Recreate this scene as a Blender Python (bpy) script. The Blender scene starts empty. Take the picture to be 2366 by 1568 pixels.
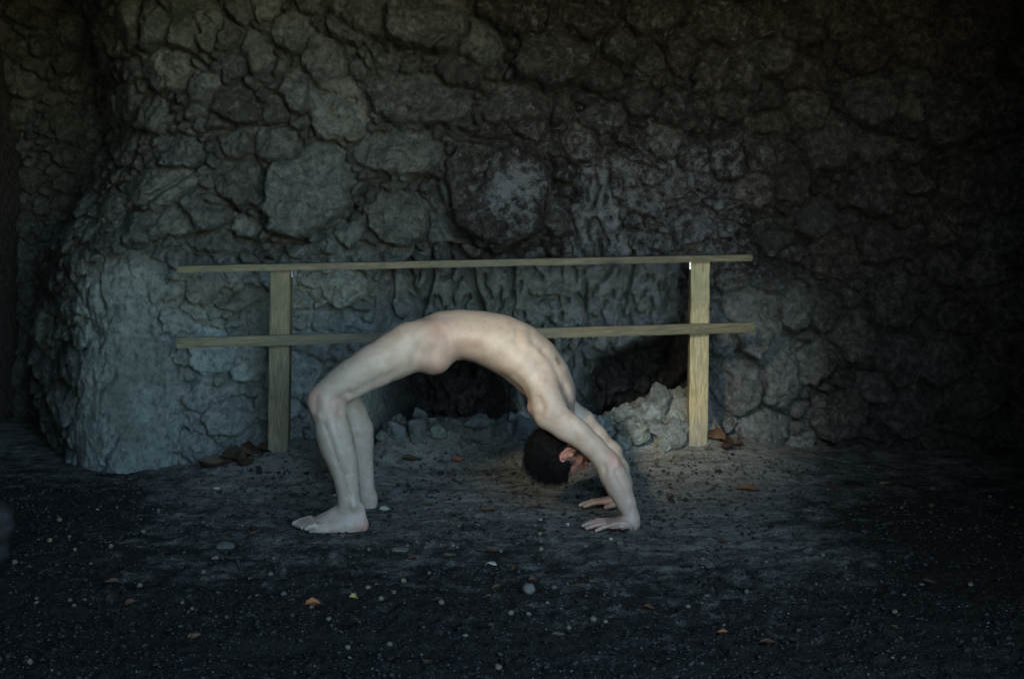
import bpy, bmesh, math, random
import numpy as np
from mathutils import Vector

random.seed(7)
rng = np.random.default_rng(11)
scene = bpy.context.scene
COL = scene.collection

# ---------------------------------------------------------------- camera
CAM_H = 1.2
PITCH = math.radians(5.77)
cam_d = bpy.data.cameras.new("camera")
cam = bpy.data.objects.new("camera", cam_d)
COL.objects.link(cam)
cam.location = (0, 0, CAM_H)
cam.rotation_euler = (math.pi / 2 - PITCH, 0, 0)
cam_d.sensor_width = 36.0
cam_d.lens = 50.0
cam_d.clip_start = 0.05
cam_d.clip_end = 200
scene.camera = cam

# ---------------------------------------------------------------- daylight
SUN_EL = math.radians(24.0)
SUN_AZ = math.radians(20.0)        # light comes from behind the camera, a little from the left
w = bpy.data.worlds.new("World")
scene.world = w
w.use_nodes = True
nt = w.node_tree
bg = nt.nodes["Background"]
sky = nt.nodes.new("ShaderNodeTexSky")
sky.sky_type = 'NISHITA'
sky.sun_disc = False
sky.sun_elevation = SUN_EL
sky.sun_rotation = math.pi + SUN_AZ
sky.air_density = 1.0
sky.dust_density = 0.2
sky.ozone_density = 3.0
tint = nt.nodes.new("ShaderNodeMix")
tint.data_type = 'RGBA'
tint.blend_type = 'MULTIPLY'
tint.inputs[0].default_value = 1.0
tint.inputs[7].default_value = (0.99, 1.0, 0.925, 1)
nt.links.new(sky.outputs[0], tint.inputs[6])
nt.links.new(tint.outputs[2], bg.inputs[0])
bg.inputs[1].default_value = 0.15

sun_d = bpy.data.lights.new("sun", 'SUN')
sun_d.energy = 0.5
sun_d.angle = math.radians(5.0)
sun_d.color = (0.44, 0.395, 0.315)
sun = bpy.data.objects.new("sun", sun_d)
COL.objects.link(sun)
ldir = Vector((math.sin(SUN_AZ) * math.cos(SUN_EL), math.cos(SUN_AZ) * math.cos(SUN_EL), -math.sin(SUN_EL)))
sun.rotation_euler = ldir.to_track_quat('-Z', 'Y').to_euler()
sun.location = (-4, -12, 6)

scene.view_settings.view_transform = 'Standard'
scene.view_settings.look = 'None'
scene.view_settings.gamma = 1.0
scene.view_settings.exposure = 3.6
scene.render.engine = 'CYCLES'
scene.cycles.use_denoising = True
scene.cycles.use_adaptive_sampling = False
scene.cycles.use_guiding = True
scene.cycles.guiding_training_samples = 64
scene.cycles.max_bounces = 6
scene.cycles.diffuse_bounces = 4
scene.cycles.sample_clamp_indirect = 4.0

# ---------------------------------------------------------------- helpers
F = 3286.0
CX, CY = 1183.0, 784.0
cp, sp = math.cos(PITCH), math.sin(PITCH)

def P(px, py, y):
    """a sight line of the photograph met at world depth y"""
    u = (px - CX) / F
    v = (CY - py) / F
    rx, ry, rz = u, cp + v * sp, -sp + v * cp
    t = y / ry
    return np.array((rx * t, y, CAM_H + rz * t))

def CP(cx, cy, y):
    return P(650.65 + cx * 0.37723, 680.2 + cy * 0.37723, y)

def smooth(a, b, x):
    t = np.clip((x - a) / (b - a), 0, 1)
    return t * t * (3 - 2 * t)

def _hash(ix, iy, seed):
    h = (ix.astype(np.int64) * 374761393 + iy.astype(np.int64) * 668265263 + seed * 1442695041) & 0xFFFFFFFF
    h = ((h ^ (h >> 13)) * 1274126177) & 0xFFFFFFFF
    h = h ^ (h >> 16)
    return (h & 0xFFFF) / 65535.0 * 2 * math.pi

def noise2(x, y, seed=0):
    ix, iy = np.floor(x), np.floor(y)
    fx, fy = x - ix, y - iy
    ux = fx * fx * fx * (fx * (fx * 6 - 15) + 10)
    uy = fy * fy * fy * (fy * (fy * 6 - 15) + 10)
    def g(dx, dy):
        a = _hash(ix + dx, iy + dy, seed)
        return np.cos(a) * (fx - dx) + np.sin(a) * (fy - dy)
    n0 = g(0, 0) * (1 - ux) + g(1, 0) * ux
    n1 = g(0, 1) * (1 - ux) + g(1, 1) * ux
    return (n0 * (1 - uy) + n1 * uy) * 1.5

def fbm(x, y, f, octs=4, seed=0, gain=0.5, ridged=False):
    a, s, out = 1.0, 0.0, 0.0
    for o in range(octs):
        n = noise2(x * f + o * 17.3, y * f - o * 9.1, seed + o * 31)
        if ridged:
            n = 1 - 2 * np.abs(n)
        out = out + a * n
        s += a
        a *= gain
        f *= 2.03
    return out / s

def mesh_obj(name, verts, faces, mat, parent=None, loc=None, smooth_shade=True, attrs=None):
    me = bpy.data.meshes.new(name)
    verts = np.asarray(verts, dtype=np.float32)
    if loc is not None:
        verts = verts - np.asarray(loc, dtype=np.float32)
    faces = np.asarray(faces, dtype=np.int32) if not isinstance(faces, list) else faces
    if isinstance(faces, np.ndarray):
        n, k = faces.shape
        me.vertices.add(len(verts))
        me.vertices.foreach_set("co", verts.ravel())
        me.loops.add(n * k)
        me.loops.foreach_set("vertex_index", faces.ravel())
        me.polygons.add(n)
        me.polygons.foreach_set("loop_start", np.arange(n, dtype=np.int32) * k)
        me.update(calc_edges=True)
    else:
        me.from_pydata([tuple(v) for v in verts], [], faces)
    if smooth_shade:
        me.polygons.foreach_set("use_smooth", np.ones(len(me.polygons), dtype=bool))
    if attrs:
        for k_, v_ in attrs.items():
            at = me.attributes.new(k_, 'FLOAT', 'POINT')
            at.data.foreach_set("value", np.asarray(v_, dtype=np.float32))
    me.materials.append(mat)
    o = bpy.data.objects.new(name, me)
    COL.objects.link(o)
    if loc is not None:
        o.location = tuple(float(c) for c in loc)
    if parent is not None:
        o.parent = parent
        if loc is not None and parent.location.length > 0:
            o.location = Vector(o.location) - parent.location
    return o

def tag(o, label=None, cat=None, group=None, kind=None):
    if label: o["label"] = label
    if cat: o["category"] = cat
    if group: o["group"] = group
    if kind: o["kind"] = kind
    return o

# ---------------------------------------------------------------- materials
def new_mat(name):
    m = bpy.data.materials.new(name)
    m.use_nodes = True
    n = m.node_tree.nodes
    b = n["Principled BSDF"]
    return m, m.node_tree, n, b

def ramp(nt_, fac, stops):
    r = nt_.nodes.new("ShaderNodeValToRGB")
    el = r.color_ramp.elements
    while len(el) < len(stops):
        el.new(0.5)
    for e, (p_, c) in zip(el, stops):
        e.position = p_
        e.color = (*c, 1)
    nt_.links.new(fac, r.inputs[0])
    return r.outputs[0]

def tex_noise(nt_, vec, scale, detail=4, rough=0.55, dist=0.0):
    t = nt_.nodes.new("ShaderNodeTexNoise")
    t.inputs["Scale"].default_value = scale
    t.inputs["Detail"].default_value = detail
    t.inputs["Roughness"].default_value = rough
    t.inputs["Distortion"].default_value = dist
    if vec is not None:
        nt_.links.new(vec, t.inputs["Vector"])
    return t.outputs["Fac"]

def mixc(nt_, fac, a, b, mode='MIX'):
    m = nt_.nodes.new("ShaderNodeMix")
    m.data_type = 'RGBA'
    m.blend_type = mode
    for sock, v in ((m.inputs[0], fac), (m.inputs[6], a), (m.inputs[7], b)):
        if hasattr(v, "is_linked") or hasattr(v, "links"):
            nt_.links.new(v, sock)
        elif isinstance(v, (int, float)):
            sock.default_value = v
        else:
            sock.default_value = (*v, 1)
    return m.outputs[2]

def mathn(nt_, op, a, b=0.0, c=None, clamp=False):
    m = nt_.nodes.new("ShaderNodeMath")
    m.operation = op
    m.use_clamp = clamp
    vals = [a, b] if c is None else [a, b, c]
    for i, v in enumerate(vals):
        if isinstance(v, (int, float)):
            m.inputs[i].default_value = v
        else:
            nt_.links.new(v, m.inputs[i])
    return m.outputs[0]

def bump(nt_, b, h, strength, dist, prev=None):
    n = nt_.nodes.new("ShaderNodeBump")
    n.inputs["Strength"].default_value = strength
    n.inputs["Distance"].default_value = dist
    nt_.links.new(h, n.inputs["Height"])
    if prev is not None:
        nt_.links.new(prev, n.inputs["Normal"])
    nt_.links.new(n.outputs[0], b.inputs["Normal"])
    return n.outputs[0]

def pos(nt_):
    return nt_.nodes.new("ShaderNodeNewGeometry").outputs["Position"]

def attr(nt_, name):
    a = nt_.nodes.new("ShaderNodeAttribute")
    a.attribute_name = name
    return a.outputs["Fac"]

def make_rock():
    m, t, n, b = new_mat("cave_rock")
    p_ = pos(t)
    info = n.new("ShaderNodeObjectInfo")
    big = tex_noise(t, p_, 5.0, 5, 0.6, 0.4)
    fine = tex_noise(t, p_, 26.0, 12, 0.78, 0.3)
    pale = attr(t, "pale")
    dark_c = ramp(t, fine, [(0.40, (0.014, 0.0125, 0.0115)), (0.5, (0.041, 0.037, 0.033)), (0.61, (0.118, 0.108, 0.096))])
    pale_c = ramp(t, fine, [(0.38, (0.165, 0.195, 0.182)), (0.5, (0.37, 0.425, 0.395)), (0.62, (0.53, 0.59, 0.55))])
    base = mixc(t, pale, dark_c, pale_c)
    # every stone its own tone
    tone = ramp(t, info.outputs["Random"], [(0.0, (0.60, 0.57, 0.54)), (0.35, (0.95, 0.89, 0.82)), (0.7, (1.05, 1.05, 1.03)), (1.0, (1.40, 1.30, 1.14))])
    base = mixc(t, 1.0, base, tone, 'MULTIPLY')
    # green algae
    alg = attr(t, "algae")
    alg2 = mathn(t, 'MULTIPLY', alg, ramp(t, big, [(0.42, (0, 0, 0)), (0.62, (1, 1, 1))]))
    base = mixc(t, alg2, base, (0.085, 0.105, 0.055))
    # pale mineral crust in ragged patches
    cr = attr(t, "crust")
    cn = tex_noise(t, p_, 20.0, 12, 0.78, 0.3)
    cm = mathn(t, 'ADD', cn, mathn(t, 'MULTIPLY', cr, 0.30))
    cmask = ramp(t, cm, [(0.60, (0, 0, 0)), (0.72, (1, 1, 1))])
    base = mixc(t, mathn(t, 'MULTIPLY', cmask, 0.75), base, (0.27, 0.28, 0.29))
    t.links.new(base, b.inputs["Base Color"])
    b.inputs["Roughness"].default_value = 0.82
    b.inputs["Specular IOR Level"].default_value = 0.3
    bn = bump(t, b, fine, 1.0, 0.035)
    f2 = tex_noise(t, p_, 150.0, 4, 0.6)
    bump(t, b, f2, 0.5, 0.006, bn)
    return m

def make_sand():
    m, t, n, b = new_mat("dark_sand")
    p_ = pos(t)
    mid = tex_noise(t, p_, 9.0, 8, 0.7, 0.4)
    grain = tex_noise(t, p_, 160.0, 5, 0.7)
    wet_shade = attr(t, "wet_shade")
    wet_shade_m = ramp(t, mathn(t, 'ADD', wet_shade, mathn(t, 'MULTIPLY', mathn(t, 'SUBTRACT', mid, 0.5), 1.6)), [(0.25, (0, 0, 0)), (0.75, (1, 1, 1))])
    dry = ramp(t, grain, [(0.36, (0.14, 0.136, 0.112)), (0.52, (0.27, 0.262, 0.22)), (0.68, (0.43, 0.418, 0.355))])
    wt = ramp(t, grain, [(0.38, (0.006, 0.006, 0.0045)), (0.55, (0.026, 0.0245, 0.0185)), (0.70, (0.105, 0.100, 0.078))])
    base = mixc(t, wet_shade_m, dry, wt)
    clod = tex_noise(t, p_, 26.0, 6, 0.68, 0.5)
    deb = ramp(t, clod, [(0.53, (0, 0, 0)), (0.64, (1, 1, 1))])
    base = mixc(t, mathn(t, 'MULTIPLY', deb, 0.7), base, (0.026, 0.023, 0.018))
    mp = n.new("ShaderNodeMapping")
    mp.inputs["Scale"].default_value = (2.2, 11.0, 1.0)
    mp.inputs["Rotation"].default_value = (0, 0, 0.22)
    t.links.new(p_, mp.inputs[0])
    st = tex_noise(t, mp.outputs[0], 1.6, 8, 0.68, 0.6)
    stm = ramp(t, st, [(0.50, (0, 0, 0)), (0.62, (1, 1, 1))])
    base = mixc(t, mathn(t, 'MULTIPLY', stm, 0.4), base, (0.030, 0.028, 0.022))
    # grit: grains of shell and quartz
    v = n.new("ShaderNodeTexVoronoi")
    v.inputs["Scale"].default_value = 95.0
    t.links.new(p_, v.inputs["Vector"])
    sep = n.new("ShaderNodeSeparateColor")
    t.links.new(v.outputs["Color"], sep.inputs[0])
    dot = mathn(t, 'MULTIPLY', mathn(t, 'LESS_THAN', v.outputs["Distance"], 0.30), mathn(t, 'GREATER_THAN', sep.outputs[0], 0.90))
    base = mixc(t, mathn(t, 'MULTIPLY', dot, 0.6), base, (0.20, 0.19, 0.165))
    t.links.new(base, b.inputs["Base Color"])
    b.inputs["Roughness"].default_value = 0.85
    b.inputs["Specular IOR Level"].default_value = 0.2
    bn = bump(t, b, clod, 0.8, 0.03)
    bump(t, b, grain, 0.8, 0.010, bn)
    return m

def make_wood(name="treated_pine", gain=1.0):
    m, t, n, b = new_mat(name)
    tc = n.new("ShaderNodeTexCoord").outputs["Object"]
    mp = n.new("ShaderNodeMapping")
    mp.inputs["Scale"].default_value = (1.0, 9.0, 9.0)
    t.links.new(tc, mp.inputs[0])
    g = tex_noise(t, mp.outputs[0], 9.0, 6, 0.6, 1.2)
    blot = tex_noise(t, tc, 4.5, 7, 0.7)
    c = ramp(t, g, [(0.32, (0.105, 0.085, 0.042)), (0.5, (0.215, 0.180, 0.095)), (0.68, (0.34, 0.29, 0.17))])
    c = mixc(t, ramp(t, blot, [(0.4, (0, 0, 0)), (0.75, (0.6, 0.6, 0.6))]), c, (0.125, 0.135, 0.082))
    # knots
    v = n.new("ShaderNodeTexVoronoi")
    v.inputs["Scale"].default_value = 5.5
    mp2 = n.new("ShaderNodeMapping")
    mp2.inputs["Scale"].default_value = (0.7, 1.6, 1.6)
    t.links.new(tc, mp2.inputs[0])
    t.links.new(mp2.outputs[0], v.inputs["Vector"])
    k = ramp(t, v.outputs["Distance"], [(0.10, (1, 1, 1)), (0.27, (0, 0, 0))])
    c = mixc(t, mathn(t, 'MULTIPLY', k, 0.8), c, (0.05, 0.033, 0.018))
    c = mixc(t, 1.0, c, (gain, gain * 0.94, gain * 0.86), 'MULTIPLY')
    # mud over the foot of the posts, plus shade low on the right one
    mud_shade = attr(t, "mud_shade")
    mm = ramp(t, mathn(t, 'ADD', mud_shade, mathn(t, 'MULTIPLY', mathn(t, 'SUBTRACT', blot, 0.5), 0.6)), [(0.35, (0, 0, 0)), (0.75, (1, 1, 1))])
    c = mixc(t, mathn(t, 'MULTIPLY', mm, 0.75), c, (0.14, 0.135, 0.125))
    t.links.new(c, b.inputs["Base Color"])
    b.inputs["Roughness"].default_value = 0.6
    bump(t, b, g, 0.5, 0.006)
    return m

def make_skin():
    m, t, n, b = new_mat("skin")
    p_ = pos(t)
    mot = tex_noise(t, p_, 16.0, 9, 0.72, 0.3)
    fine = tex_noise(t, p_, 190.0, 4, 0.65)
    c = ramp(t, mot, [(0.32, (0.37, 0.268, 0.193)), (0.5, (0.43, 0.333, 0.25)), (0.68, (0.48, 0.387, 0.30))])
    red = attr(t, "red")
    c = mixc(t, red, c, (0.48, 0.18, 0.13))
    dk = attr(t, "dark")
    c = mixc(t, dk, c, (0.14, 0.085, 0.06))
    t.links.new(c, b.inputs["Base Color"])
    b.inputs["Roughness"].default_value = 0.5
    b.inputs["Specular IOR Level"].default_value = 0.4
    b.inputs["Subsurface Weight"].default_value = 0.06
    b.inputs["Subsurface Radius"].default_value = (0.012, 0.005, 0.003)
    b.inputs["Subsurface Scale"].default_value = 0.6
    bump(t, b, fine, 0.28, 0.0022)
    return m

def plain(name, stops, scale=30, rough=0.7, spec=0.3, bs=0.4, bd=0.004):
    m, t, n, b = new_mat(name)
    tc = n.new("ShaderNodeTexCoord").outputs["Object"]
    f = tex_noise(t, tc, scale, 5, 0.6, 0.3)
    c = ramp(t, f, stops)
    info = n.new("ShaderNodeObjectInfo")
    tone = ramp(t, info.outputs["Random"], [(0, (0.7, 0.7, 0.72)), (1, (1.2, 1.15, 1.05))])
    c = mixc(t, 1.0, c, tone, 'MULTIPLY')
    t.links.new(c, b.inputs["Base Color"])
    b.inputs["Roughness"].default_value = rough
    b.inputs["Specular IOR Level"].default_value = spec
    bump(t, b, f, bs, bd)
    return m

M_ROCK = make_rock()
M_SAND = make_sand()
M_WOOD = make_wood('treated_pine', 0.62)
M_POST_LIT = make_wood('lit_pine', 1.75)  # paler than the other pine, sunlight on the right post put into colour
M_POST2 = make_wood('worn_pine', 0.82)
M_SKIN = make_skin()
M_HAIR = plain("dark_hair", [(0.3, (0.004, 0.0035, 0.0035)), (0.7, (0.011, 0.009, 0.008))], 60, 0.75, 0.12)
M_NAIL = plain("rusty_iron", [(0.3, (0.03, 0.025, 0.02)), (0.7, (0.08, 0.06, 0.05))], 80, 0.6)
M_STEEL = plain("bright_steel", [(0.3, (0.6, 0.62, 0.63)), (0.7, (0.8, 0.8, 0.8))], 60, 0.3, 0.6)
M_STEEL.node_tree.nodes["Principled BSDF"].inputs["Metallic"].default_value = 0.6
M_PALE = plain("pale_stone", [(0.3, (0.26, 0.25, 0.21)), (0.7, (0.42, 0.40, 0.34))], 90, 0.75)
M_GRIT = plain('dark_grit', [(0.3, (0.03, 0.029, 0.024)), (0.7, (0.09, 0.086, 0.07))], 60, 0.85, 0.2)
M_CHIP = plain('dull_chip', [(0.3, (0.12, 0.118, 0.10)), (0.7, (0.26, 0.25, 0.215))], 60, 0.85, 0.2)
M_BUFF = plain("buff_pebble", [(0.3, (0.10, 0.085, 0.052)), (0.7, (0.22, 0.185, 0.12))], 120, 0.7)
M_GREYS = plain("grey_stone", [(0.3, (0.075, 0.073, 0.060)), (0.7, (0.19, 0.185, 0.155))], 60, 0.8)
M_DARK = plain("black_pebble", [(0.3, (0.012, 0.011, 0.010)), (0.7, (0.03, 0.026, 0.022))], 60, 0.6)
M_LEAF = plain("dead_leaf", [(0.3, (0.06, 0.032, 0.018)), (0.55, (0.12, 0.066, 0.034)), (0.8, (0.20, 0.125, 0.065))], 35, 0.65)
M_LEAFO = plain("orange_leaf", [(0.3, (0.19, 0.062, 0.026)), (0.7, (0.36, 0.15, 0.06))], 35, 0.6)
M_LEAFY = plain("yellow_leaf", [(0.3, (0.30, 0.28, 0.10)), (0.7, (0.46, 0.42, 0.17))], 35, 0.6)
M_LEAFD = plain("rotten_leaf", [(0.3, (0.03, 0.022, 0.014)), (0.7, (0.085, 0.058, 0.032))], 35, 0.7)

# ---------------------------------------------------------------- cave wall
STEP = 0.0062
xs = np.arange(-2.75, 2.75, STEP)
zs = np.arange(-0.22, 2.5, STEP)
XX, ZZ = np.meshgrid(xs, zs)            # rows = z
def wall_y(x):
    return 6.45 + 0.12 * x

# P coordinates of every wall point (for laying out the stones as they lie on the wall)
K = 6.35 / F
def px2x(px): return (px - CX) * K
def py2z(py): return CAM_H - (py - 452.0) * K

PXg = XX / K + CX
PYg = (CAM_H - ZZ) / K + 452.0

# zones
wx = XX + 0.05 * fbm(XX, ZZ, 3.0, 3, 5)
wz = ZZ + 0.05 * fbm(XX, ZZ, 3.0, 3, 9)
wpx = wx / K + CX
wpy = (CAM_H - wz) / K + 452.0
flow_r = 395 + 75 * smooth(700, 1080, wpy) - 25 * smooth(620, 560, wpy) + 50 * fbm(XX, ZZ, 3.5, 5, 23, 0.65)
flow_l = 195 - 35 * smooth(850, 1100, wpy) + 45 * fbm(XX, ZZ, 5.0, 3, 19)
Z_flow = (wpx > flow_l) & (wpx < flow_r) & (wpy > 575 + 45 * fbm(XX, ZZ, 4.0, 5, 25, 0.65))
crest = np.full(XX.shape, 1400.0)
Z_streak = (wpx > 865) & (wpx < 1590) & (wpy > 588 + 25 * np.sin(wpx / 60.0)) & (wpy < crest)
wpx2 = wpx + 60 * fbm(XX, ZZ, 4.0, 3, 15)
Z_streak |= (wpx2 > 1290) & (wpx2 < 1470) & (wpy > 385) & (wpy < 620) & (np.abs(wpx2 - 1390) < 20 + (wpy - 385) * 0.28)
Z_ledge = (wpx > 850) & (wpx < 1660) & (wpy >= crest)

# broad shape (towards the camera is positive)
H = 0.05 * fbm(XX, ZZ, 1.1, 3, 21)
H += 0.30 * smooth(1.15, 2.45, ZZ) ** 1.3                        # overhang into the roof
H += 0.05 * np.exp(-((PXg - 300) / 140.0) ** 2) * smooth(480, 760, PYg)
H += 0.10 * smooth(760, 1100, PYg) * np.exp(-((PXg - 300) / 190.0) ** 2)
# the wall is rounded away to the left to make that edge fall dark
rec_w = XX + 0.10 * fbm(XX, ZZ, 1.6, 4, 33, 0.6) + 0.03 * fbm(XX, ZZ, 9.0, 2, 35)
turn = np.clip(-1.66 + 0.36 * smooth(0.8, 1.5, ZZ) - rec_w, 0, 2)
H -= np.minimum(1.9 * turn ** 2, 1.25 + 0.3 * turn) * smooth(2.48, 2.25, ZZ)
H += 0.25 * smooth(2.0, 2.75, XX)
H += 0.10 * np.exp(-((PXg - 1760) / 110.0) ** 2) * smooth(560, 700, PYg)
above = 1.0
niche = smooth(835, 930, wpx) * smooth(1640, 1560, wpx) * above
H -= niche * (0.10 * smooth(575, 640, wpy) + 0.30 * smooth(640, 960, wpy) * (0.55 + 0.45 * smooth(1330, 1000, wpx)))
H -= 0.60 * smooth(845, 920, wpx) * smooth(1210, 1120, wpx) * smooth(790, 900, wpy)
H -= 0.45 * smooth(1330, 1420, wpx) * smooth(1620, 1570, wpx) * smooth(850, 960, wpy + (wpx - 1340) * 0.45)
lowl = smooth(880, 760, wpx) * smooth(400, 470, wpx)
H += 0.08 * lowl * smooth(800, 1080, wpy)

stones = []     # x, z, rx, rz, rot, lift
def add_stone(px, py, rx, ry, rot=0.0, lift=1.0):
    stones.append((px2x(px), py2z(py), rx * K, ry * K, math.radians(rot), lift))

for s in [
    (960, 237, 128, 58, -4, 1.3), (915, 356, 106, 50, -2, 1.3), (712, 452, 92, 128, -28, 1.5), (1148, 432, 122, 150, -18, 1.5),
    (920, 500, 76, 66, -15, 1.1), (785, 252, 66, 78, 10, 1.1), (1275, 142, 92, 66, 10, 1.3), (1195, 250, 80, 55, 8, 1.1),
    (985, 62, 108, 66, -12, 1.9), (1215, 300, 60, 36, 5, 1.2), (845, 60, 70, 60, 15, 1.3), (755, 155, 52, 66, 10, 1.1),
    (558, 425, 56, 58, 10, 1.2), (372, 432, 88, 46, 18, 1.1), (640, 330, 62, 42, -15, 1.0), (555, 245, 52, 44, 0, 1.0),
    (420, 355, 62, 42, 15, 1.0), (520, 90, 42, 42, 0, 1.2), (463, 102, 56, 34, 0, 1.1), (553, 100, 36, 36, 0, 1.2),
    (590, 40, 40, 44, 10, 1.1), (640, 35, 34, 34, 0, 1.0), (380, 70, 56, 60, 0, 1.1), (320, 60, 50, 58, 0, 1.0),
    (470, 20, 62, 34, 0, 0.9), (400, 165, 70, 46, -15, 1.0), (490, 210, 48, 38, 10, 1.1), (350, 265, 58, 48, 0, 1.0),
    (260, 230, 48, 56, 0, 1.0), (245, 330, 60, 48, 0, 1.0), (560, 330, 44, 34, 0, 1.0), (700, 100, 44, 40, 0, 1.0),
    (700, 215, 40, 50, 0, 1.0), (490, 480, 66, 42, 10, 1.1), (400, 515, 66, 34, 12, 1.0), (320, 520, 60, 36, 20, 1.0),
    (510, 560, 70, 24, -6, 1.1), (760, 560, 40, 26, -20, 1.0), (690, 570, 46, 22, -25, 1.1), (800, 540, 36, 32, 0, 1.0),
    (1010, 530, 30, 36, 0, 0.8), (1025, 470, 28, 44, 30, 0.8), (1290, 500, 38, 44, 0, 0.9), (1340, 330, 42, 40, 0, 1.0),
    (1430, 115, 42, 46, 0, 1.1), (1395, 180, 46, 40, 0, 1.0), (1480, 230, 44, 36, 0, 1.0), (1400, 270, 52, 36, 0, 1.0),
    (1350, 60, 66, 30, 0, 1.4), (1180, 40, 80, 44, -8, 1.6), (1500, 45, 58, 40, 0, 1.2), (1110, 110, 48, 56, 20, 1.2),
    (1060, 170, 58, 40, 0, 1.0), (1640, 160, 44, 78, -12, 1.3), (1690, 246, 60, 38, 0, 1.2), (1660, 60, 66, 54, 15, 1.2),
    (1580, 130, 40, 58, 0, 1.0), (1560, 250, 52, 42, 0, 1.0), (1620, 265, 40, 52, 0, 1.0), (1540, 320, 50, 44, 0, 1.0),
    (1765, 60, 44, 34, 0, 1.0), (1780, 130, 50, 40, 0, 1.0), (1870, 175, 46, 40, 0, 1.2), (1885, 250, 52, 60, 0, 1.3),
    (1780, 215, 40, 34, 0, 1.0), (1790, 285, 46, 30, 0, 1.0), (1700, 360, 56, 56, 0, 1.2), (1780, 350, 56, 60, 0, 1.1),
    (1935, 330, 60, 66, -10, 1.2), (2010, 120, 66, 56, 0, 1.2), (2030, 230, 62, 60, 0, 1.0), (1960, 60, 60, 48, 0, 1.0),
    (1610, 350, 40, 46, 0, 1.0), (1850, 430, 50, 42, 0, 1.0), (1760, 445, 52, 40, 0, 1.0), (1910, 505, 50, 46, 0, 1.2),
    (1800, 540, 54, 50, 0, 1.1), (1960, 600, 60, 56, 0, 1.2), (2050, 440, 70, 66, 0, 1.0), (2080, 560, 60, 56, 0, 1.0),
    (1755, 745, 76, 92, 8, 1.3), (1725, 900, 62, 84, 0, 1.2), (1820, 860, 56, 92, 0, 1.2), (1705, 650, 38, 42, 0, 1.0),
    (1800, 640, 50, 44, 0, 1.0), (1860, 720, 52, 60, 0, 1.1), (1935, 720, 46, 56, 0, 1.0), (1790, 1010, 66, 56, 0, 1.0),
    (1690, 985, 32, 34, 0, 1.1), (1690, 770, 30, 60, 0, 0.9), (2110, 700, 66, 70, 0, 1.0), (2230, 250, 80, 80, 0, 1.0),
    # rubble of the low ledge
    (1525, 940, 40, 40, 0, 1.5), (1460, 960, 36, 34, 0, 1.2), (1560, 985, 34, 40, 0, 1.3), (1500, 1010, 46, 30, 0, 1.0),
    (1105, 985, 28, 26, -30, 1.3), (1150, 1010, 40, 30, 0, 1.2), (1050, 1020, 44, 24, 0, 1.0), (970, 1015, 56, 26, 0, 0.9),
    (1215, 1000, 44, 38, 0, 1.2), (1395, 985, 36, 30, 0, 1.0), (900, 1020, 34, 28, 0, 0.9),
]:
    add_stone(*s)

# fill the rest of the wall with stones of the size met in that part
def size_at(px, py):
    if px > 1850: return 50
    if py > 590 and px < 870: return 36
    if py < 320 and px < 700: return 34
    if px > 1600: return 40
    return 32
occ = [(s[0], s[1], s[2], s[3]) for s in stones]
tries = 0
while tries < 26000:
    tries += 1
    px = random.uniform(-240, 2600)
    py = random.uniform(-240, 1160)
    shrink = 1.25 if tries < 2500 else (0.85 if tries < 5500 else (0.5 if tries < 10000 else 0.3))
    r = size_at(px, py) * shrink * random.uniform(0.75, 1.25)
    if (185 < px < 400 and py > 590) or (880 < px < 1580 and 600 < py < 950):
        continue
    x, z = px2x(px), py2z(py)
    rr = r * K
    ok = True
    for (ox, oz, ra, rb) in occ:
        dx, dz = x - ox, z - oz
        if abs(dx) > ra + rr or abs(dz) > rb + rr:
            continue
        if (dx / (ra + rr * 0.82)) ** 2 + (dz / (rb + rr * 0.82)) ** 2 < 1:
            ok = False
            break
    if ok:
        asp = random.uniform(0.85, 1.35)
        stones.append((x, z, rr * asp, rr / asp, math.radians(random.uniform(-35, 35)), random.uniform(0.7, 1.3)))
        occ.append((x, z, rr * asp, rr / asp))

D1 = np.full(XX.shape, 9.0); D2 = np.full(XX.shape, 9.0)
LAB = np.full(XX.shape, -1, dtype=np.int32)
sx = XX + 0.034 * fbm(XX, ZZ, 5.0, 3, 41, 0.6) + 0.016 * fbm(XX, ZZ, 21.0, 4, 43, 0.6)
sz = ZZ + 0.034 * fbm(XX, ZZ, 5.0, 3, 57, 0.6) + 0.016 * fbm(XX, ZZ, 21.0, 4, 59, 0.6)
for i, (x, z, ra, rb, rot, lift) in enumerate(stones):
    R = max(ra, rb) * 1.9 + 0.09
    i0, i1 = np.searchsorted(xs, (x - R, x + R)); j0, j1 = np.searchsorted(zs, (z - R, z + R))
    if i1 - i0 < 2 or j1 - j0 < 2: continue
    sl = (slice(j0, j1), slice(i0, i1))
    dx, dz = sx[sl] - x, sz[sl] - z
    c, s_ = math.cos(rot), math.sin(rot)
    a = np.abs(dx * c + dz * s_) / ra; b_ = np.abs(-dx * s_ + dz * c) / rb
    aa, bb = (dx * c + dz * s_) / ra, (-dx * s_ + dz * c) / rb
    poly = np.full(aa.shape, -9.0)
    nk = int(rng.integers(5, 8)); a0 = rng.uniform(0, 6.28)
    for k_ in range(nk):
        an = a0 + (k_ + rng.uniform(-0.28, 0.28)) * 2 * math.pi / nk
        poly = np.maximum(poly, (aa * math.cos(an) + bb * math.sin(an)) / rng.uniform(0.78, 1.0))
    d = (0.3 * (a ** 2.2 + b_ ** 2.2) ** (1 / 2.2) + 0.7 * poly - 1) * min(ra, rb)
    better = d < D1[sl]
    D2[sl] = np.where(better, D1[sl], np.minimum(D2[sl], d))
    LAB[sl] = np.where(better, i, LAB[sl])
    D1[sl] = np.where(better, d, D1[sl])
matrix = (D1 > 0.016) | Z_flow | Z_streak
LAB[matrix] = -1
edge = np.clip(np.minimum((D2 - D1) * 0.5, 0.016 - D1), 0, 1)

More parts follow.
